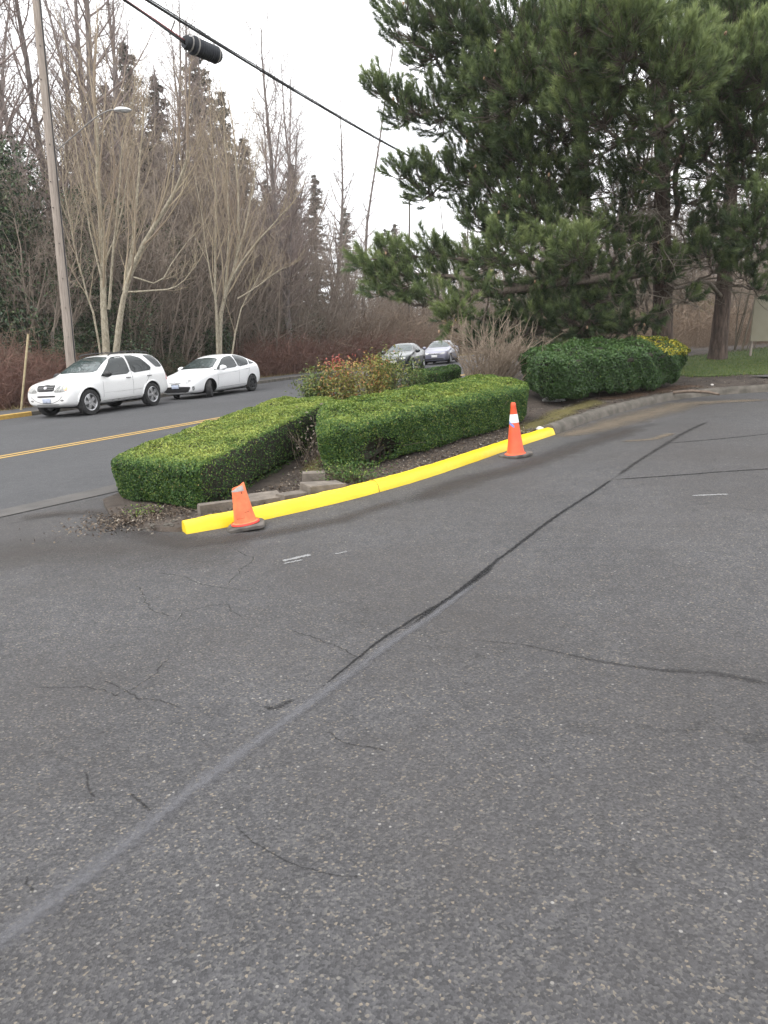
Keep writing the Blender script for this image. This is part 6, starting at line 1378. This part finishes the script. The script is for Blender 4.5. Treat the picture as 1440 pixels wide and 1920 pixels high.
pine('largest pine, thick trunk, long low bough reaching left above the bare shrub', [(1244, 655, 20.5), (1243, 560, 20.5), (1240, 440, 20.5), (1243, 330, 20.5), (1238, 220, 20.5), (1228, 80, 20.5), (1222, -120, 20.5), (1220, -320, 20.5)], B, (80, 200, 580), .275, .02, 2,
     extra=((.16, [(1236, 500, 20.4), (1195, 512, 19.8), (1140, 520, 19.2), (1060, 528, 18.8), (960, 545, 18.5), (880, 548, 18.4)]), (.07, [(1000, 538, 18.6), (900, 525, 18.5), (820, 515, 18.4), (740, 515, 18.3), (700, 510, 18.2)]), (.06, [(880, 548, 18.4), (850, 575, 18.1), (838, 600, 17.9)]), (.07, [(1060, 528, 18.8), (1010, 490, 18.5), (950, 460, 18.3)]),
            (.13, [(1240, 270, 20.4), (1262, 215, 19), (1240, 150, 17.5), (1205, 120, 16.8), (1190, 110, 16.4)]), (.09, [(1240, 415, 20.4), (1275, 405, 19.8), (1262, 330, 19.2), (1285, 270, 18.6), (1270, 220, 17.5)])))
# pine at the right
Cc = [(1375, 110, 17.2, .6, .10), (1410, 90, 17, .6, .12), (1440, 120, 17, .6, .08), (1395, 150, 17.2, .6, .06), (1350, 160, 17.6, .55, .05), (1430, 180, 17.4, .6, .03), (1330, 200, 18, .5), (1370, 215, 17.8, .55), (1405, 225, 17.8, .55), (1340, 250, 18.2, .45, -.03), (1440, 260, 18, .55, -.03), (1390, 275, 18.6, .45, -.05), (1420, 390, 17.6, .45, .03), (1440, 430, 17.4, .5), (1405, 420, 17.8, .4), (1435, 340, 18, .45), (1340, 40, 18, .7), (1400, 20, 18, .75, -.04), (1440, 40, 18, .7), (1435, 480, 17.8, .4, -.04), (1405, 460, 18, .35), (1300, 300, 19, .4, -.05), (1320, 470, 18.8, .3), (1350, 500, 19, .35, -.03), (1390, 510, 18.6, .35), (1410, 300, 18.4, .5, -.03), (1335, 310, 18.8, .45, -.05), (1380, 350, 18.8, .45, -.05), (1430, 545, 18.6, .35), (1340, 420, 19.4, .35, -.05), (1385, 440, 19.4, .35, -.06)]
Cc += scat(9, 1300, 1560, -280, -30, 19, 24, .7, 1.0, -.04) + scat(16, 1455, 1640, 20, 480, 17, 22, .5, .8) + scat(8, 1300, 1430, 20, 220, 21, 24, .6, .9, -.08)
Cc = [(c[0], c[1], c[2], c[3], (c[4] if len(c) > 4 else 0) + (.10 if c[1] < 330 and c[2] < 18.3 else .02)) for c in Cc]  # lit front of this crown lightened through its needle tone
pine('slimmer dark trunked pine standing at the edge of the lawn', [(1345, 672, 21.2), (1352, 600, 21.2), (1362, 480, 21.2), (1372, 340, 21.2), (1380, 200, 21.2), (1386, 20, 21.2), (1390, -250, 21.2)], Cc, (64, 210, 560), .225, .0, 3,
     extra=((.06, [(1356, 560, 21.2), (1320, 520, 20.2), (1270, 545, 19.4), (1250, 530, 19.2)]), (.08, [(1375, 330, 21.2), (1410, 350, 20), (1440, 345, 19)]), (.07, [(1370, 390, 21.2), (1420, 410, 19.6), (1440, 420, 18.4)])))
# thin young trunk beside the right pine
T = Tubes(); a = atd(1382, 660, 22.6); a.z = iz(a.x, a.y); sap = empty('sapling', a, 'thin bare saplings leaning beside the right hand pine trunk', 'tree')
sap['label'] = 'cluster of thin bare stems rising beside the slim pine trunk on the lawn edge'
for k in range(7):
    q = Vector((rp.gauss(0, .15), rp.gauss(0, .15), -.05)); d = Vector((rp.gauss(.12, .12), rp.gauss(0, .1), 1)).normalized(); pts = [q]
    for i in range(6): d = (d + Vector((rp.gauss(0, .06), rp.gauss(0, .06), 0))).normalized(); pts.append(pts[-1] + d * .55)
    T.add(pts, [.022, .02, .017, .014, .011, .008, .005], 5)
    for _k in range(9): i = rp.randint(2, 5); e = Vector((rp.gauss(0, .6), rp.gauss(0, .6), rp.uniform(0, .8))).normalized() * rp.uniform(.3, .8); T.add([pts[i], pts[i] + e * .5, pts[i] + e], [.008, .006, .003], 3)
T.build('stems', M_DEAD, sap)
# ================================================================== LIGHT AND CAMERA
w = bpy.data.worlds.new('World'); scene.world = w; w.use_nodes = True; nt = w.node_tree; bg = nt.nodes['Background']
SUN_EL, SUN_AZ = R(56), R(-128)      # azimuth measured from +y towards +x
sky = nt.nodes.new('ShaderNodeTexSky'); sky.sky_type = 'NISHITA'; sky.sun_disc = False; sky.sun_elevation = SUN_EL; sky.sun_rotation = SUN_AZ; sky.dust_density = 6.0; sky.air_density = 1.0; sky.ozone_density = 1.0; sky.altitude = 50
# an even cloud deck hides most of the blue
hs = nt.nodes.new('ShaderNodeHueSaturation'); hs.inputs['Saturation'].default_value = 0.10; nt.links.new(sky.outputs['Color'], hs.inputs['Color'])
tc = nt.nodes.new('ShaderNodeTexCoord'); nz = nt.nodes.new('ShaderNodeTexNoise'); nz.inputs['Scale'].default_value = 2.2; nz.inputs['Detail'].default_value = 5; nt.links.new(tc.outputs['Generated'], nz.inputs['Vector'])
cr = ramp(nt, nz.outputs['Fac'], [(0.3, (14.0, 14.3, 14.9)), (0.7, (17.0, 17.1, 17.3))])
mx = nt.nodes.new('ShaderNodeMix'); mx.data_type = 'RGBA'; mx.inputs[0].default_value = 0.72; nt.links.new(hs.outputs['Color'], mx.inputs[6]); nt.links.new(cr, mx.inputs[7]); nt.links.new(mx.outputs[2], bg.inputs['Color'])
bg.inputs['Strength'].default_value = 0.11
sl = bpy.data.lights.new('sun', 'SUN'); sl.energy = 1.1; sl.angle = R(22); sl.color = (1.0, 0.96, 0.91); so = bpy.data.objects.new('sun', sl); COL.objects.link(so)
sd = Vector((math.sin(SUN_AZ) * math.cos(SUN_EL), math.cos(SUN_AZ) * math.cos(SUN_EL), math.sin(SUN_EL))); so.rotation_mode = 'QUATERNION'; so.rotation_quaternion = sd.to_track_quat('Z', 'Y'); so.location = (0, 0, 30)
cam = bpy.data.cameras.new('camera'); co = bpy.data.objects.new('camera', cam); COL.objects.link(co); co.location = (0, 0, EYE); co.rotation_euler = (R(90) - PITCH, 0, 0)
cam.sensor_fit = 'VERTICAL'; cam.sensor_height = 36.0; cam.lens = 36.0 * FPX / 1920.0; cam.clip_start = 0.05; cam.clip_end = 3000
scene.camera = co
scene.view_settings.view_transform = 'Standard'; scene.view_settings.look = 'None'; scene.view_settings.gamma = 1.0; scene.view_settings.use_curve_mapping = False
scene.view_settings.exposure = 0.80
scene.cycles.max_bounces = 5; scene.cycles.diffuse_bounces = 3; scene.cycles.glossy_bounces = 2; scene.cycles.transmission_bounces = 2; scene.cycles.transparent_max_bounces = 16
scene.cycles.use_denoising = True
scene.cycles.use_adaptive_sampling = True


# damp air softening the far woods
hm = bpy.data.materials.new('haze'); hm.use_nodes = True; hn = hm.node_tree; hn.nodes.remove(hn.nodes['Principled BSDF'])
pv = hn.nodes.new('ShaderNodeVolumePrincipled'); pv.inputs['Color'].default_value = (0.93, 0.93, 0.95, 1); pv.inputs['Density'].default_value = 0.0004; pv.inputs['Anisotropy'].default_value = 0.1
hn.links.new(pv.outputs[0], hn.nodes['Material Output'].inputs['Volume'])
bm = bmesh.new(); add_box(bm, Vector((0, 75, 12)), (420, 230, 64)); tag(bm_obj('haze', bm, hm), kind='stuff')
scene.cycles.volume_bounces = 0
